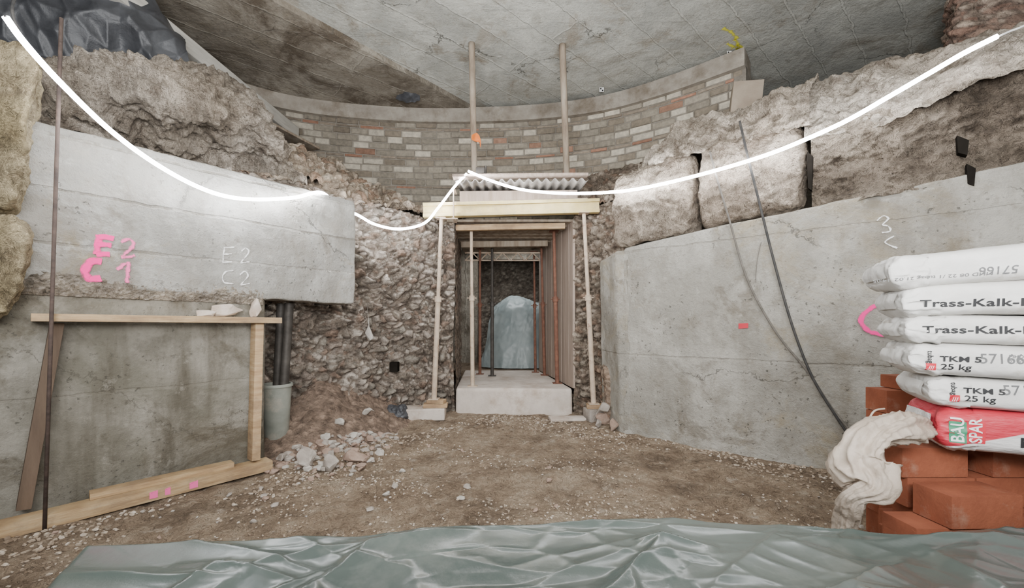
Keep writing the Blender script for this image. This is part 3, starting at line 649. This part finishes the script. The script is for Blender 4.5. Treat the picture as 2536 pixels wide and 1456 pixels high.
# ---------------------------------------------------------------- LED rope lights
mk('rope_light',tube([P(14,42,1.72),P(60,105,1.8),P(150,205,1.95),P(270,320,2.25),P(380,402,2.5),P(480,458,2.68),P(560,486,2.84),P(640,494,3.02),P(730,489,3.26),P(796,477,3.50),P(838,512,3.98),P(885,532,4.15),P(930,556,4.28),P(990,567,4.4),P(1050,553,4.5),P(1085,515,4.56),P(1125,463,4.6),P(1156,430,4.52)],.0130,220,10),m_led,'glowing white LED rope light sagging between wall and lintel','rope light')
mk('rope_light',tube([P(1160,424,4.5),P(1215,447,4.45),P(1290,469,4.4),P(1380,478,4.3),P(1470,478,4.12),P(1560,471,3.9),P(1660,451,3.62),P(1780,420,3.36),P(1900,383,3.12),P(2000,343,2.93),P(2100,297,2.75),P(2200,240,2.62),P(2300,182,2.5),P(2390,130,2.4),P(2470,90,2.33)],.0140,200,10),m_led,'glowing white LED rope light hung along the concrete wall','rope light')
mk('power_cable',tube([P(2470,92,2.33),P(2500,78,2.32),P(2540,62,2.3),P(2620,20,2.3)],.006,30,8),m_white,'white lead of the rope light','cable')
mk('power_cable',tube([P(14,42,1.72),P(50,90,1.9),P(30,20,1.9),P(60,-60,2.0)],.006,30,8),m_cable,'black lead hanging from above','cable')
def wc(pts,r,label,mat):
    mk('hanging_cable',tube([onplane(x,y,RA,RN,o) for x,y,o in pts],r,90,8),mat,label,'cable')
wc([(1832,300,.10),(1850,380,.12),(1880,500,.09),(1915,640,.07),(1960,800,.06),(2010,930,.06),(2070,1030,.05),(2110,1085,.05),(2160,1120,.06)],.009,'thick black cable hanging down the concrete wall',m_cable)
wc([(1758,375,.10),(1775,440,.10),(1805,540,.08),(1850,690,.06),(1920,820,.06),(2000,920,.04),(2060,1010,.04),(2125,1090,.05)],.008,'grey dusty cable hanging down the concrete wall',m_gcable)
wc([(1872,700,.04),(1872,680,.04),(1876,640,.035),(1885,600,.03)],.0025,'thin wire on the concrete wall',m_gcable)
mk('wood_crate',boxm(T(P(1845,262,3.95))@RZ(-.35)@Matrix.Rotation(.12,4,'Y')@Matrix.Rotation(-.15,4,'X'),(.26,.16,.42),.006),M('beige_panel',[(.24,.19,.145),(.33,.275,.215)],scale=6,bump=.3),'beige board crate leaning on the rubble ledge','crate',sharp=30)
mk('steel_bracket',beam(P(1815,318,3.75),P(1890,306,3.75),.03,.02,.002),m_rust,'rusty bracket under the crate','bracket',sharp=30)

# ---------------------------------------------------------------- timber bench against left wall
tf=empty('wooden_bench',LW(.45,.18),'pine timber bench with shelf board standing against the concrete wall','bench')
def lw(t,o,z): q=LW(t,o); q.z=z; return q
mk('shelf_board',beam(lw(.04,.10,1.13),lw(1.04,.11,1.12),.22,.042,.004),m_woodx,parent=tf,sharp=30)
mk('leg',beam(lw(.905,.14,.10),lw(.935,.10,1.10),.055,.10,.004,up=LNf),m_wood,parent=tf,sharp=30)
mk('leg',beam(lw(.02,.06,.10),lw(.12,.03,1.10),.055,.08,.004,up=LNf),m_wooddark,parent=tf,sharp=30)
mk('base_rail',beam(lw(-.06,.16,.045),lw(.985,.16,.05),.13,.07,.005),m_woodx,parent=tf,sharp=30)
mk('upper_rail',beam(lw(.22,.10,.10),lw(.80,.12,.10),.09,.035,.004),m_woodx,parent=tf,sharp=30)
for i,w in enumerate((.032,.022,.036)):
    tt=.42+.06*i+.04*(i==2)
    mk('pink_mark',loft([[lw(tt,.2275,.03),lw(tt+w,.2275,.03)],[lw(tt,.2275,.07),lw(tt+w,.2275,.075)]],6,4)[:2]+(None,[(0,.5)]*35),m_pinkf,parent=tf)
def onshelf(px,o):
    q=onplane(px,780,LA,LNf,o); q.z=1.141; return q
mk('stone_fragment',stone(onshelf(565,.10),(.16,.07,.055),21,2,.9,.08),m_step,'pale broken stone piece on the shelf board','stone',sharp=35)
mk('stone_fragment',stone(onshelf(503,.11),(.10,.05,.03),22,2,.9),m_step,'flat broken stone flake on the shelf board','stone',sharp=35)
mk('stone_fragment',stone(onshelf(634,.10),(.045,.05,.10),23,2,.5),m_step,'upright pale stone piece on the shelf board','stone',sharp=35)

# ---------------------------------------------------------------- bucket, pipes
bx=(-2.02,3.46,0.02)
bu=empty('bucket',bx,'tall grey mortar-stained plastic bucket beside the wall end','bucket')
mk('bucket_body',lathe([(0,0),(.082,0),(.088,.01),(.118,.55),(.112,.55),(.083,.03),(0,.025)],bx,40),m_bucket,parent=bu,sharp=50)
mk('rim',lathe([(.117,.535),(.128,.537),(.130,.55),(.126,.562),(.110,.562),(.110,.55)],bx,40),m_bucket,parent=bu,sharp=50)
mk('pipe',cyl((-2.06,3.50,.06),(-2.03,3.55,1.27),.034,seg=20),m_dsteel,'dark pipe standing in the bucket','pipe',group='dark pipes in the bucket',sharp=40)
mk('pipe',cyl((-1.97,3.43,.06),(-1.93,3.50,1.27),.036,seg=20),m_dsteel,'dark pipe standing in the bucket','pipe',group='dark pipes in the bucket',sharp=40)

# ---------------------------------------------------------------- debris heap
HC=(-2.0,4.2)
def heap(x,y):
    dx=(x-HC[0]); dy=(y-HC[1]); r=math.hypot(dx/.90,dy/1.15)
    if y>HC[1]: r=abs(dx)/.95
    h=max(0,1-r); p=V((x,y,0))
    return .58*h**1.1+.06*h**.3*(fbm(p,3,4))-.03
v=[];f=[];cs=[];n=120
xa,xb,ya,yb=-2.9,-.95,2.95,4.9
for j in range(n+1):
    for i in range(n+1):
        x=xa+(xb-xa)*i/n;y=ya+(yb-ya)*j/n; z_=heap(x,y); p=V((x,y,z_)); h,c=rub(p+noise.noise_vector(p*8)*.02,18,1)
        v.append(V((x,y,z_+ (.03*h*hsh(c) if z_>-.02 else -.06)))); g_=.7+.7*hsh(c,2)*h; cs.append((.35*g_,.265*g_,.21*g_))
f=[(j*(n+1)+i,j*(n+1)+i+1,(j+1)*(n+1)+i+1,(j+1)*(n+1)+i) for j in range(n) for i in range(n)]
mk('debris_heap',(v,f,cs),m_rub,'heap of brown earth and stone rubble against the masonry wall','debris heap','stuff')
rnd=random.Random(5)
m_st=[m_stone,M('reddish_stone',[(.28,.19,.145),(.44,.33,.265)],scale=8,bump=.6),M('pale_stone',[(.42,.385,.34),(.58,.54,.485)],scale=8,bump=.6)]
base_st=[stone((0,0,0),(1,.8,.6),s,1)for s in range(30,42)]
def put(k,x,y,z,s,mi,lab,grp,rz):
    g_=base_st[k%12]; c,s_=math.cos(rz),math.sin(rz)
    vs=[V((x+(q.x*c-q.y*s_)*s,y+(q.x*s_+q.y*c)*s,z+q.z*s)) for q in g_[0]]
    return mk('rubble_stone',(vs,g_[1]),m_st[mi],lab,'stone',group=grp,sharp=30)
cnt=0
while cnt<280:
    x=rnd.uniform(-2.1,-1.08); y=rnd.uniform(2.95,4.6); z_=heap(x,y)
    if z_<-.02 and rnd.random()<.75: continue
    if abs(x-bx[0])<.2 and abs(y-bx[1])<.2: continue
    if (V((x,y,0))-LA).dot(LNf)<.03: continue
    s=rnd.choice([.012,.018,.022,.03,.035,.045,.055]); z_=max(z_,0)
    mi=rnd.choice([0,0,1,1,2]); put(cnt,x,y,z_-s*.15,s,mi,['grey-brown rubble stone on the debris heap','reddish brick fragment on the debris heap','pale limestone chip on the debris heap'][mi],'stones on the debris heap',rnd.uniform(0,6))
    cnt+=1
for (px,py,sx_,sy_,sz_,mi) in ((752,1165,.10,.08,.10,0),(812,1172,.07,.07,.085,0),(872,1150,.14,.08,.055,1),(800,1120,.06,.05,.04,2),(905,1075,.08,.06,.04,2),(860,1035,.10,.06,.04,1),(800,1030,.09,.07,.05,1),(835,1100,.08,.05,.04,2)):
    d=1100/(py-800); x=(px-1268)/1000*d
    zz=max(0,heap(x,d+.05))
    mk('rubble_stone',stone((x,d+.05,zz-.005),(sx_,sy_,sz_),px,2,None,.08),m_st[mi],'large angular rubble stone at the foot of the heap','stone',group='large stones at the heap foot',sharp=30)
for i in range(110):
    x=rnd.choice([rnd.uniform(-2.4,-.6),rnd.uniform(-1.6,2.2),rnd.uniform(-2.2,-1.0)]); y=rnd.uniform(1.9,3.6) if x<1.2 else rnd.uniform(1.9,2.7)
    if (V((x,y,0))-LA).dot(LNf)<.27: continue
    s=rnd.choice([.01,.012,.016,.02,.026,.032]); mi=rnd.choice([0,0,1,2])
    put(i,x,y,floor_z(x,y)-s*.12,s,mi,'small loose stone lying on the earth floor','stones on the earth floor',rnd.uniform(0,6))
gv=[];gf=[]
tiny=[stone((0,0,0),(1,.8,.6),s,0) for s in range(50,56)]
for i in range(13000):
    x=rnd.uniform(-2.6,2.5); y=rnd.uniform(1.5,4.9)
    q=V((x,y,0))
    if (q-LA).dot(LNf)<.23 or (q-RA).dot(RN)<.03: continue
    if x>1.2 and y<1.95: continue
    nearw=max(0,1-min((q-LA).dot(LNf)-.2,(q-RA).dot(RN))/.7)
    if fbm(q,1.2,2)+rnd.uniform(-.3,.3)-.22+.6*nearw+(.2 if y<2.6 else 0)<0: continue
    s=rnd.uniform(.004,.013)*(1+.6*nearw); g_=tiny[i%6]; z_=floor_z(x,y)-s*.2; kk=len(gv)
    a_=rnd.uniform(0,6.3);ca,sa=math.cos(a_),math.sin(a_)
    gv+=[V((x+(w.x*ca-w.y*sa)*s,y+(w.x*sa+w.y*ca)*s,z_+w.z*s)) for w in g_[0]]; gf+=[tuple(t+kk for t in w) for w in g_[1]]
mk('gravel',(gv,gf),M('gravel_grit',[(.23,.17,.12),(.38,.30,.225),(.58,.51,.43)],scale=14,detail=2,bump=.3),'fine gravel and grit scattered over the earth floor','gravel','stuff',smooth=False)
mk('plastic_bag',hexa([(-1.42,4.42,0),(-1.16,4.42,0),(-1.42,4.66,0),(-1.16,4.66,0),(-1.38,4.45,.17),(-1.2,4.45,.19),(-1.38,4.62,.17),(-1.2,4.62,.19)],(24,20,18),.04,9,k=4),m_black,'crumpled black plastic bag at the rubble wall foot','bag')
mk('stone_slab',boxm(T((.62,4.55,.025))@RZ(.1),(.40,.16,.03),.008),m_step,'thin flat stone slab on the floor','stone',sharp=30)
for i,(x,y,s) in enumerate(((1.0,4.32,.09),(1.06,4.16,.085),(.90,4.25,.06),(.98,4.38,.1))):
    mk('rubble_stone',stone((x,y,0),(s*1.1,s*.8,s),80+i,2),m_st[i%2],'rough stone in the corner by the prop','stone',group='stones by the prop',sharp=30)
mk('brick_pier',hexa([(1.02,4.35,-.05),(1.2,4.3,-.05),(1.05,4.75,-.05),(1.25,4.7,-.05),(1.0,4.38,.62),(1.2,4.3,.62),(1.05,4.75,.62),(1.25,4.7,.62)],(14,20,44),.01,4,k=10,fn=rubble_d(.03,8,1.8,big=.01,tint=(1.1,.97,.88))),m_rub,'short crumbling masonry pier','masonry')
mk('stone_fragment',stone(P(915,845,4.42),(.06,.04,.11),91,2,0),m_st[2],'pale stone sticking out of the rubble wall','stone',sharp=30)
mk('wall_socket_hole_shade',boxm(T(P(977,908,4.62)),(.09,.10,.11),.01),m_hole_shade,'black block painting the shade of a square hole in rubble wall','hole','structure',smooth=False)  # solid black box painted as the shade of a recess

# ---------------------------------------------------------------- graffiti
def stroke(pts,w,A,n,off):
    ps=[onplane(x,y,A,n,off) for x,y in pts]
    if len(ps)==2: ps=[ps[0],ps[0].lerp(ps[1],.5),ps[1]]
    nn_=24; S=[cr(ps,(len(ps)-1)*i/nn_) for i in range(nn_+1)]
    v=[];uv=[];f=[]
    for i,p in enumerate(S):
        d=(S[min(i+1,nn_)]-S[max(i-1,0)]).normalized(); s=d.cross(n).normalized()*w/2
        v+=[p-s,p+s]; uv+=[(i/nn_,0),(i/nn_,1)]
        if i: f.append((2*i-2,2*i-1,2*i+1,2*i))
    return v,f,uv
def marks(strokes,w,mat,A,n,off,parent):
    V_=[];F=[];UV=[]
    for j,s in enumerate(strokes):
        v,f,uv=stroke(s,w,A,n,off+j*.0006); k=len(V_); V_+=v;UV+=uv;F+=[tuple(a+k for a in q) for q in f]
    mk('spray_paint_mark',(V_,F,None,UV),mat,parent=parent)
Lp=(LA,LNf,.017)
marks([[(246,582),(243,604),(240,630)],[(244,588),(262,587),(282,592)],[(242,607),(262,606),(276,608)],[(238,629),(258,629),(272,630)]],.036,m_pink,*Lp,wl)
marks([[(300,600),(318,592),(330,602),(322,618),(302,636)],[(300,637),(318,636),(334,632)]],.03,m_pinkf,*Lp,wl)
marks([[(252,648),(232,646),(216,657),(212,674),(222,690),(250,688)]],.045,m_pink,*Lp,wl)
marks([[(290,668),(305,656),(318,650)],[(318,648),(316,672),(314,700)]],.034,m_pinkf,*Lp,wl)
marks([[(556,612),(553,632),(552,650)],[(554,614),(580,612)],[(553,630),(574,628)],[(552,650),(574,648)],[(598,622),(608,614),(616,622),(608,636),(596,650)],[(596,651),(618,648)]],.016,m_chalk,*Lp,wl)
marks([[(578,670),(560,672),(551,685),(556,700),(578,702)],[(594,680),(606,672),(614,682),(606,694),(596,705)],[(596,706),(618,702)]],.016,m_chalk,*Lp,wl)
Rp=(RA,RN,.020)
marks([[(2172,546),(2188,534),(2200,542),(2186,556),(2200,560),(2204,572),(2184,576)],[(2214,584),(2192,600),(2222,614)]],.017,m_chalk,*Rp,wr)
marks([[(2225,757),(2190,753),(2155,764),(2132,792),(2150,818),(2185,828),(2225,824)]],.034,m_pink,RA,RN,.03,wr)
mk('red_tag',loft([[onplane(1829,814,RA,RN,.018),onplane(1853,812,RA,RN,.018)],[onplane(1829,801,RA,RN,.018),onplane(1853,800,RA,RN,.018)]],3,3)[:2],m_red,parent=wr)
def ceilp(px,py,z=4.477):
    d=(z-H)/((800-py)/1000); return V(((px-1268)/1000*d,d,z))
cl_ob=bpy.data.objects['ceiling']
V_=[];F=[];UV=[]
for s in [[(1810,122),(1830,112),(1838,122)],[(1800,108),(1820,118),(1836,130)],[(1822,130),(1828,110),(1818,98)],[(1790,70),(1812,80),(1826,96)]]:
    ps=[ceilp(*q) for q in s]; S=[cr(ps,2*i/16) for i in range(17)]; k=len(V_)
    for i,p in enumerate(S):
        d=(S[min(i+1,16)]-S[max(i-1,0)]).normalized(); sd=d.cross(V((0,0,1)))*.045; V_+=[p-sd,p+sd]; UV+=[(0,0),(0,1)]
        if i: F.append((k+2*i-2,k+2*i-1,k+2*i+1,k+2*i))
mk('spray_paint_mark',(V_,F,None,UV),m_yspray,parent=cl_ob)
def target(px,py,d,s=.032):
    c=P(px,py,d)
    e=empty('survey_target',c-V((0,0,s)),'small white survey target card with black quadrants','survey target',group='survey targets')
    mk('card',boxm(T(c),(2*s,.004,2*s),0),m_white,parent=e,smooth=False)
    mk('quadrants',comb(boxm(T(c+V((-s*.4,-.003,s*.4))),(s*.6,.002,s*.6),0),boxm(T(c+V((s*.4,-.003,-s*.4))),(s*.6,.002,s*.6),0)),m_ink,parent=e,smooth=False)
target(806,240,5.97); target(1490,222,5.76); target(1806,132,4.98,.028)

# ---------------------------------------------------------------- brick stack, pallet
pal=empty('pallet',(1.95,1.55,0),'wooden pallet beneath the brick stack','pallet')
for i in range(4): mk('deck_board',boxm(T((2.02,1.30+i*.15,.131)),(1.4,.12,.022),.003),m_wood,parent=pal,smooth=False)
for i in range(3): mk('bearer',boxm(T((1.40+i*.62,1.53,.07)),(.1,.58,.10),.003),m_wood,parent=pal,smooth=False)
rnd=random.Random(9)
def brick(x,y,z,sx=.24,sy=.115,sz=.105,rz=0,lab='orange-red clay brick in the stack'):
    g_=boxm(T((x+sx/2,y+sy/2,z+sz/2))@RZ(rz),(sx-.006,sy-.006,sz-.002),.005)
    return mk('clay_brick',g_,m_clay,lab,'brick',group='clay bricks in the stack',sharp=35)
z=.142
for lay in range(5):
    zz=z+lay*.105
    off=.0 if lay%2 else .05
    for r in range(3):
        for i in range(5):
            x=1.37+r*.115+off+i*.245+rnd.uniform(-.004,.004)
            if lay==4 and i==0 and r==0: x=1.35
            brick(x,1.40+r*.125,zz,rz=rnd.uniform(-.02,.02))
brick(1.265,1.262,.142+.105*2,.22,.125,lab='orange-red clay brick projecting from the stack')
brick(1.36,1.255,.142+.105*3,.24,.125,.105,.04,lab='orange-red clay brick projecting from the stack')
brick(1.25,1.262,.142+.105*1,.24,.125); brick(1.25,1.262,.142,.24,.125)
brick(1.50,1.262,.142+.105*1,.24,.125); brick(1.50,1.262,.142+.105*0,.24,.125); brick(1.50,1.262,.142+.105*2,.24,.125)
for k_ in range(6): brick(1.66+.012*(k_%2),1.80,.005+k_*.115,.24,.115,.115)
brick(1.67,1.80,.695,.24); brick(1.74,1.80,.80,.2,sz=.06)

# ---------------------------------------------------------------- sacks
def sack(px,top,bot,mat,label,seed,rz=0,L=.60,front=1.35,ry=0,W=.28):
    rz=rz-.48; px+=36
    x0=(px-1268)/1000*front; z0=H+(800-bot)/1000*front; z1=H+(800-top)/1000*front
    TT=(z1-z0)*1.06
    n=(100,44,28); idx={};v=[];f=[]
    off=V((seed*3.7,seed*1.3,0)); R=Matrix.Rotation(rz,3,'Z')@Matrix.Rotation(ry,3,'Y')
    FL=V((x0,front,(z0+z1)/2)); c=FL+Matrix.Rotation(rz,3,'Z')@V((L/2,W/2,0)); c.z+=.3*abs(ry)*0
    def vert(i,j,l):
        if (i,j,l) in idx: return idx[(i,j,l)]
        q=[2*i/n[0]-1,2*j/n[1]-1,2*l/n[2]-1]
        ke=4.2; rr=(abs(q[1])**ke+abs(q[2])**ke)**(1/ke); m_=max(abs(q[1]),abs(q[2]))
        kk=rr/m_ if m_>1e-6 else 1
        a,b2=q[1]/kk if kk else 0,q[2]/kk if kk else 0
        ex=abs(q[0]); end=(1-max(0,(ex-.9)/.1)**2*.30)
        p=V((q[0]*L/2*(1-.04*abs(b2)**3),a*W/2*(1-.10*max(0,(ex-.85)/.15)**2),b2*TT/2*end))
        w=p+off
        nv=noise.noise_vector(V((w.x*4,w.y*4,w.z*7)))*.005+noise.noise_vector(V((w.x*14,w.y*14,w.z*18)))*.0018
        e2=1.3 if (p.x<-L*.34) else .2
        cre=1-min(1,abs(noise.noise(V((w.x*16,w.y*9,w.z*24))))*4)
        cre2=(1-min(1,abs(noise.noise(V((w.x*30,w.y*20,w.z*40+5))))*4))*.6
        cre+=cre2 if e2>1 else 0
        p=p+nv+V((.003*cre*e2,-.004*cre*e2 if q[1]<0 else 0,-.004*cre*e2))+V((0,0,.006*math.sin(p.x*7+seed)))
        p=R@p+c
        idx[(i,j,l)]=len(v); v.append(p); return idx[(i,j,l)]
    for (A,B,Cx) in ((0,1,2),(1,2,0),(2,0,1)):
        for side in (0,n[Cx]):
            for i in range(n[A]):
                for j in range(n[B]):
                    def K(a,b2):
                        t=[0,0,0]; t[A]=a;t[B]=b2;t[Cx]=side; return vert(*t)
                    q=(K(i,j),K(i+1,j),K(i+1,j+1),K(i,j+1)); f.append(q if side else q[::-1])
    s=mk('mortar_sack',(v,f),mat,label,'sack',group='stacked mortar sacks')
    D=lambda x,y,z: c+R@V((x,y,z))
    fl=loft([[D(-L/2-.004,-W/2*.8,-TT*.22),D(-L/2-.007,0,-TT*.22),D(-L/2-.004,W/2*.72,-TT*.2)],[D(-L/2-.012,-W/2*.8,.0),D(-L/2-.014,0,0),D(-L/2-.012,W/2*.72,0)],[D(-L/2-.004,-W/2*.8,TT*.24),D(-L/2-.006,0,TT*.24),D(-L/2-.004,W/2*.72,TT*.2)]],30,12,lambda p,n_:(.005*fbm(p,22,2),(1,1,1)))
    mk('end_flap',fl[:2],mat,'folded paper end flap',parent=s)
    Rz=Matrix.Rotation(rz,3,'Z')
    return s,BVHTree.FromPolygons(v,f),FL,Rz@V((1,0,0)),Rz@V((0,-1,0))
def proj(S,p,eps):
    _,bvh,FL,u,nr=S
    h=bvh.ray_cast(p+nr*.25,-nr)
    return (h[0]+nr*eps) if h[0] else p-nr*.02
def text(S,s,px,py,capx,mat,rot=0,bold=.0,sx=1.0,name='printed_text',eps=.0026,font_sp=1.0):
    ob_s,bvh,FL,u,nr=S
    cu=bpy.data.curves.new('t','FONT'); cu.body=s; cu.size=1; cu.offset=bold; cu.space_character=font_sp; cu.resolution_u=4
    o=bpy.data.objects.new('t',cu); COL.objects.link(o)
    bpy.context.view_layer.update()
    me=bpy.data.meshes.new_from_object(o.evaluated_get(bpy.context.evaluated_depsgraph_get()))
    A=onplane(px,py,FL,nr); size=capx/1000*A.y/.70; c,s_=math.cos(rot),math.sin(rot)
    bm=bmesh.new(); bm.from_mesh(me); bmesh.ops.triangulate(bm,faces=bm.faces[:])
    v=[]
    for q in bm.verts:
        a=q.co.x*size*sx; b2=q.co.y*size; v.append(proj(S,A+u*(a*c-b2*s_)+V((0,0,a*s_+b2*c)),eps))
    bm.verts.index_update(); f=[tuple(w.index for w in q.verts) for q in bm.faces]; bm.free()
    bpy.data.objects.remove(o)
    mk(name,(v,f),mat,parent=ob_s,smooth=False)
def patchp(S,x0,y0,x1,y1,mat,name,eps=.0012):
    v=[];f=[];n=12
    a=onplane(x0,y0,S[2],S[4]);b_=onplane(x1,y1,S[2],S[4])
    for j in range(n+1):
        for i in range(n+1):
            p=a.lerp(b_,i/n); p.z=a.z+(b_.z-a.z)*j/n
            v.append(proj(S,p,eps))
    for j in range(n):
        for i in range(n): f.append((j*(n+1)+i,j*(n+1)+i+1,(j+1)*(n+1)+i+1,(j+1)*(n+1)+i)[::-1])
    mk(name,(v,f),mat,parent=S[0])
lab='pale grey paper mortar sack with printed lettering'
S1=sack(2170,622,704,m_sack,'pale grey paper mortar sack lying upside down on top',1,.02,ry=-.02)
S2=sack(2197,706,784,m_sack,lab,2,-.01)
S3=sack(2207,784,850,m_sack,lab,3,.01)
S4=sack(2216,850,928,m_sack,lab,4,0)
S5=sack(2266,928,1004,m_sack,lab,5,.01)
S6=sack(2285,1004,1108,m_sack2,'red and white paper sack at the bottom of the pile',6,0)
text(S2,'Trass-Kalk-Mörtel',2276,760,17,m_ink,0,.022,1.42,font_sp=1.05)
text(S3,'Trass-Kalk-Mörtel',2282,824,17,m_ink,0,.022,1.42,font_sp=1.05)
for S,ox,oy in ((S4,0,0),(S5,58,78)):
    text(S,'TKM 5',2326+ox,894+oy,13,m_ink,0,.022,1.4)
    text(S,'25 kg',2328+ox,914+oy,14,m_ink,0,.012,1.25)
    text(S,'57166',2424+ox,899+oy,24,m_greyink,.02,.0,.9)
    text(S,'MHD 08 22',2497+ox,886+oy,8,m_greyink,0,0,1)
    text(S,'21.02 14:05',2497+ox,899+oy,8,m_greyink,0,0,1)
    patchp(S,2292+ox,899+oy,2318+ox,917+oy,m_red,'red_logo')
    text(S,'tubag',2296+ox,868+oy,11,m_ink,-math.pi/2,.012,.9)
    text(S,'///',2298+ox,914+oy,9,m_white,0,.02,1.0,eps=.0036)
text(S1,'57166',2524,656,20,m_greyink,math.pi+.03,0,1.0)
text(S1,'MHD 08 22 /1 tubag 21.02 14:05',2462,672,8,m_greyink,math.pi+.04,0,1.5)
patchp(S6,2350,1042,2393,1098,m_green,'green_logo_panel')
patchp(S6,2393,1042,2440,1100,m_red,'red_logo_panel')
text(S6,'BAU',2385,1096,23,m_white,math.pi/2,.02,.98,eps=.0036)
text(S6,'SPAR',2430,1098,23,m_white,math.pi/2,.02,.82,eps=.0036)
text(S6,'M',2526,1108,24,m_ink,0,.03,1)

# ---------------------------------------------------------------- cream wrap film
def wd(q,a,t):
    c=noise.noise(V((math.cos(a)*2.2,math.sin(a)*2.2,t*5)))
    r1=1-min(1,abs(noise.noise(V((math.cos(a)*3,math.sin(a)*3,t*7+3))))*3.5)
    d,_=noise.voronoi(q*22)
    return .55*c+.22*r1+.22*(1-min(1,d[1]-d[0]))-.25
mk('wrap_film',tube([P(2290,1055,1.40),P(2230,1060,1.32),P(2165,1085,1.27),P(2128,1145,1.25),P(2155,1205,1.20),P(2112,1230,1.22),P(2095,1300,1.28),P(2070,1400,1.3)],lambda t:.020+.034*math.sin(min(1,t*1.25)*math.pi)**.8+.010*math.sin(t*17),260,80,wd),m_wrap,'crumpled cream plastic wrap hanging beside the brick stack','plastic wrap')
mk('wrap_strip',tube([P(2190,1012,1.38),P(2165,1018,1.36),P(2150,1045,1.34),P(2140,1085,1.30)],lambda t:.003,40,8),m_wrap,'thin cream plastic strap on the brick stack','strap')

# ---------------------------------------------------------------- foreground tarp
far=[(-1.27,1.10),(-1.0,1.12),(-.6,1.15),(-.15,1.20),(.2,1.22),(.55,1.23),(.9,1.19),(1.15,1.12),(1.5,1.12),(2.3,1.14)]
def far_y(x):
    for (a,b2),(c,d) in zip(far,far[1:]):
        if x<=c: return b2+(d-b2)*max(0,(x-a)/(c-a))
    return far[-1][1]
CR=[]
rc=random.Random(12)
for i in range(44):
    x=rc.uniform(-1.2,2.0); y=rc.uniform(.6,1.18); a=rc.gauss(-.35,.5) if rc.random()<.65 else rc.uniform(0,3.1); CR.append((x,y,math.cos(a),math.sin(a),rc.uniform(.10,.40),rc.uniform(.005,.022),rc.uniform(.006,.018)))
def tz(x,y):
    p=V((x,y,0)); w_=noise.noise_vector(p*2.2)*.05+noise.noise_vector(p*8)*.008; qx=x+w_.x; qy=y+w_.y
    fy=far_y(x)
    z=.478+.020*noise.noise(V((qx*1.6,qy*2.6,2)))
    d,pt=noise.voronoi(V((qx*2.2+qy*.9,qy*4.2-qx*.5,.5))); z+=.014*(1-min(1,(d[1]-d[0])*1.3))**2+.008*(hsh(pt[0])-.5)*min(1,(d[1]-d[0])*2)
    d,pt=noise.voronoi(V((qx*7+qy*2,qy*10,2.5)))
    z+=.0035*(1-min(1,(d[1]-d[0])*1.5))**2*max(0,min(1,.5+2*noise.noise(p*2.5)))
    for (cx_,cy_,ca,sa,ln,am,wd_) in CR:
        dx=qx-cx_;dy=qy-cy_; u=dx*ca+dy*sa; vv=-dx*sa+dy*ca
        if abs(u)<ln and abs(vv)<.09:
            t=1-(u/ln)**2; r=math.exp(-abs(vv)/wd_)if vv>0 else math.exp(-abs(vv)/(wd_*2.8))
            z+=am*t*r
    z+=.055*math.exp(-((x-1.45)/.28)**2)*math.exp(-((y-1.0)/.35)**2)
    z+=.022*math.exp(-((x-.45)/.45)**2)
    de=max(0,(y-fy)); dl=max(0,(-1.17+.55*(1.12-y)-x))
    z-=min(.5,(de*9)**1.3*.22)+min(.5,(dl*3.2)**1.2*.5)
    return max(z,.012+.01*abs(noise.noise(p*9)))
nx,ny=640,250; x0,x1,y0,y1=-1.75,2.5,.35,1.38
v=[];f=[]
for j in range(ny+1):
    for i in range(nx+1):
        x=x0+(x1-x0)*i/nx; yy=y1 if x<1.0 else (1.215 if x>1.12 else y1+(1.215-y1)*(x-1.0)/.12)
        y=y0+(yy-y0)*j/ny
        v.append(V((x,y,tz(x,y))))
f=[(j*(nx+1)+i,j*(nx+1)+i+1,(j+1)*(nx+1)+i+1,(j+1)*(nx+1)+i) for j in range(ny) for i in range(nx)]
mk('plastic_tarp',(v,f),m_tarp,'wrinkled grey-green translucent plastic tarp over stacked material','tarp')

# ---------------------------------------------------------------- lights
w=bpy.data.worlds.new('World'); SC.world=w; w.use_nodes=True
w.node_tree.nodes['Background'].inputs[0].default_value=(.96,.98,1,1); w.node_tree.nodes['Background'].inputs[1].default_value=.5
def area(loc,rot,sx,sy,e,c=(1,.97,.92)):
    l=bpy.data.lights.new('fill_light','AREA'); l.shape='RECTANGLE'; l.size=sx; l.size_y=sy; l.energy=e; l.color=c
    o=bpy.data.objects.new('fill_light',l); COL.objects.link(o); o.location=loc; o.rotation_euler=rot; return o
area((0,-1.2,3.2),(math.radians(72),0,0),3.0,1.0,105,(.98,.99,1))  # unseen fill added behind the camera to brighten the whole view
area((0,-.3,1.7),(math.radians(132),0,0),2.5,1.0,330,(.98,.99,1))  # added upward fill out of view, lifts the ceiling
area((0,7.6,2.6),(0,0,0),.8,.5,20,(.95,.98,1))  # fill added to brighten the chamber and its sheeted pile
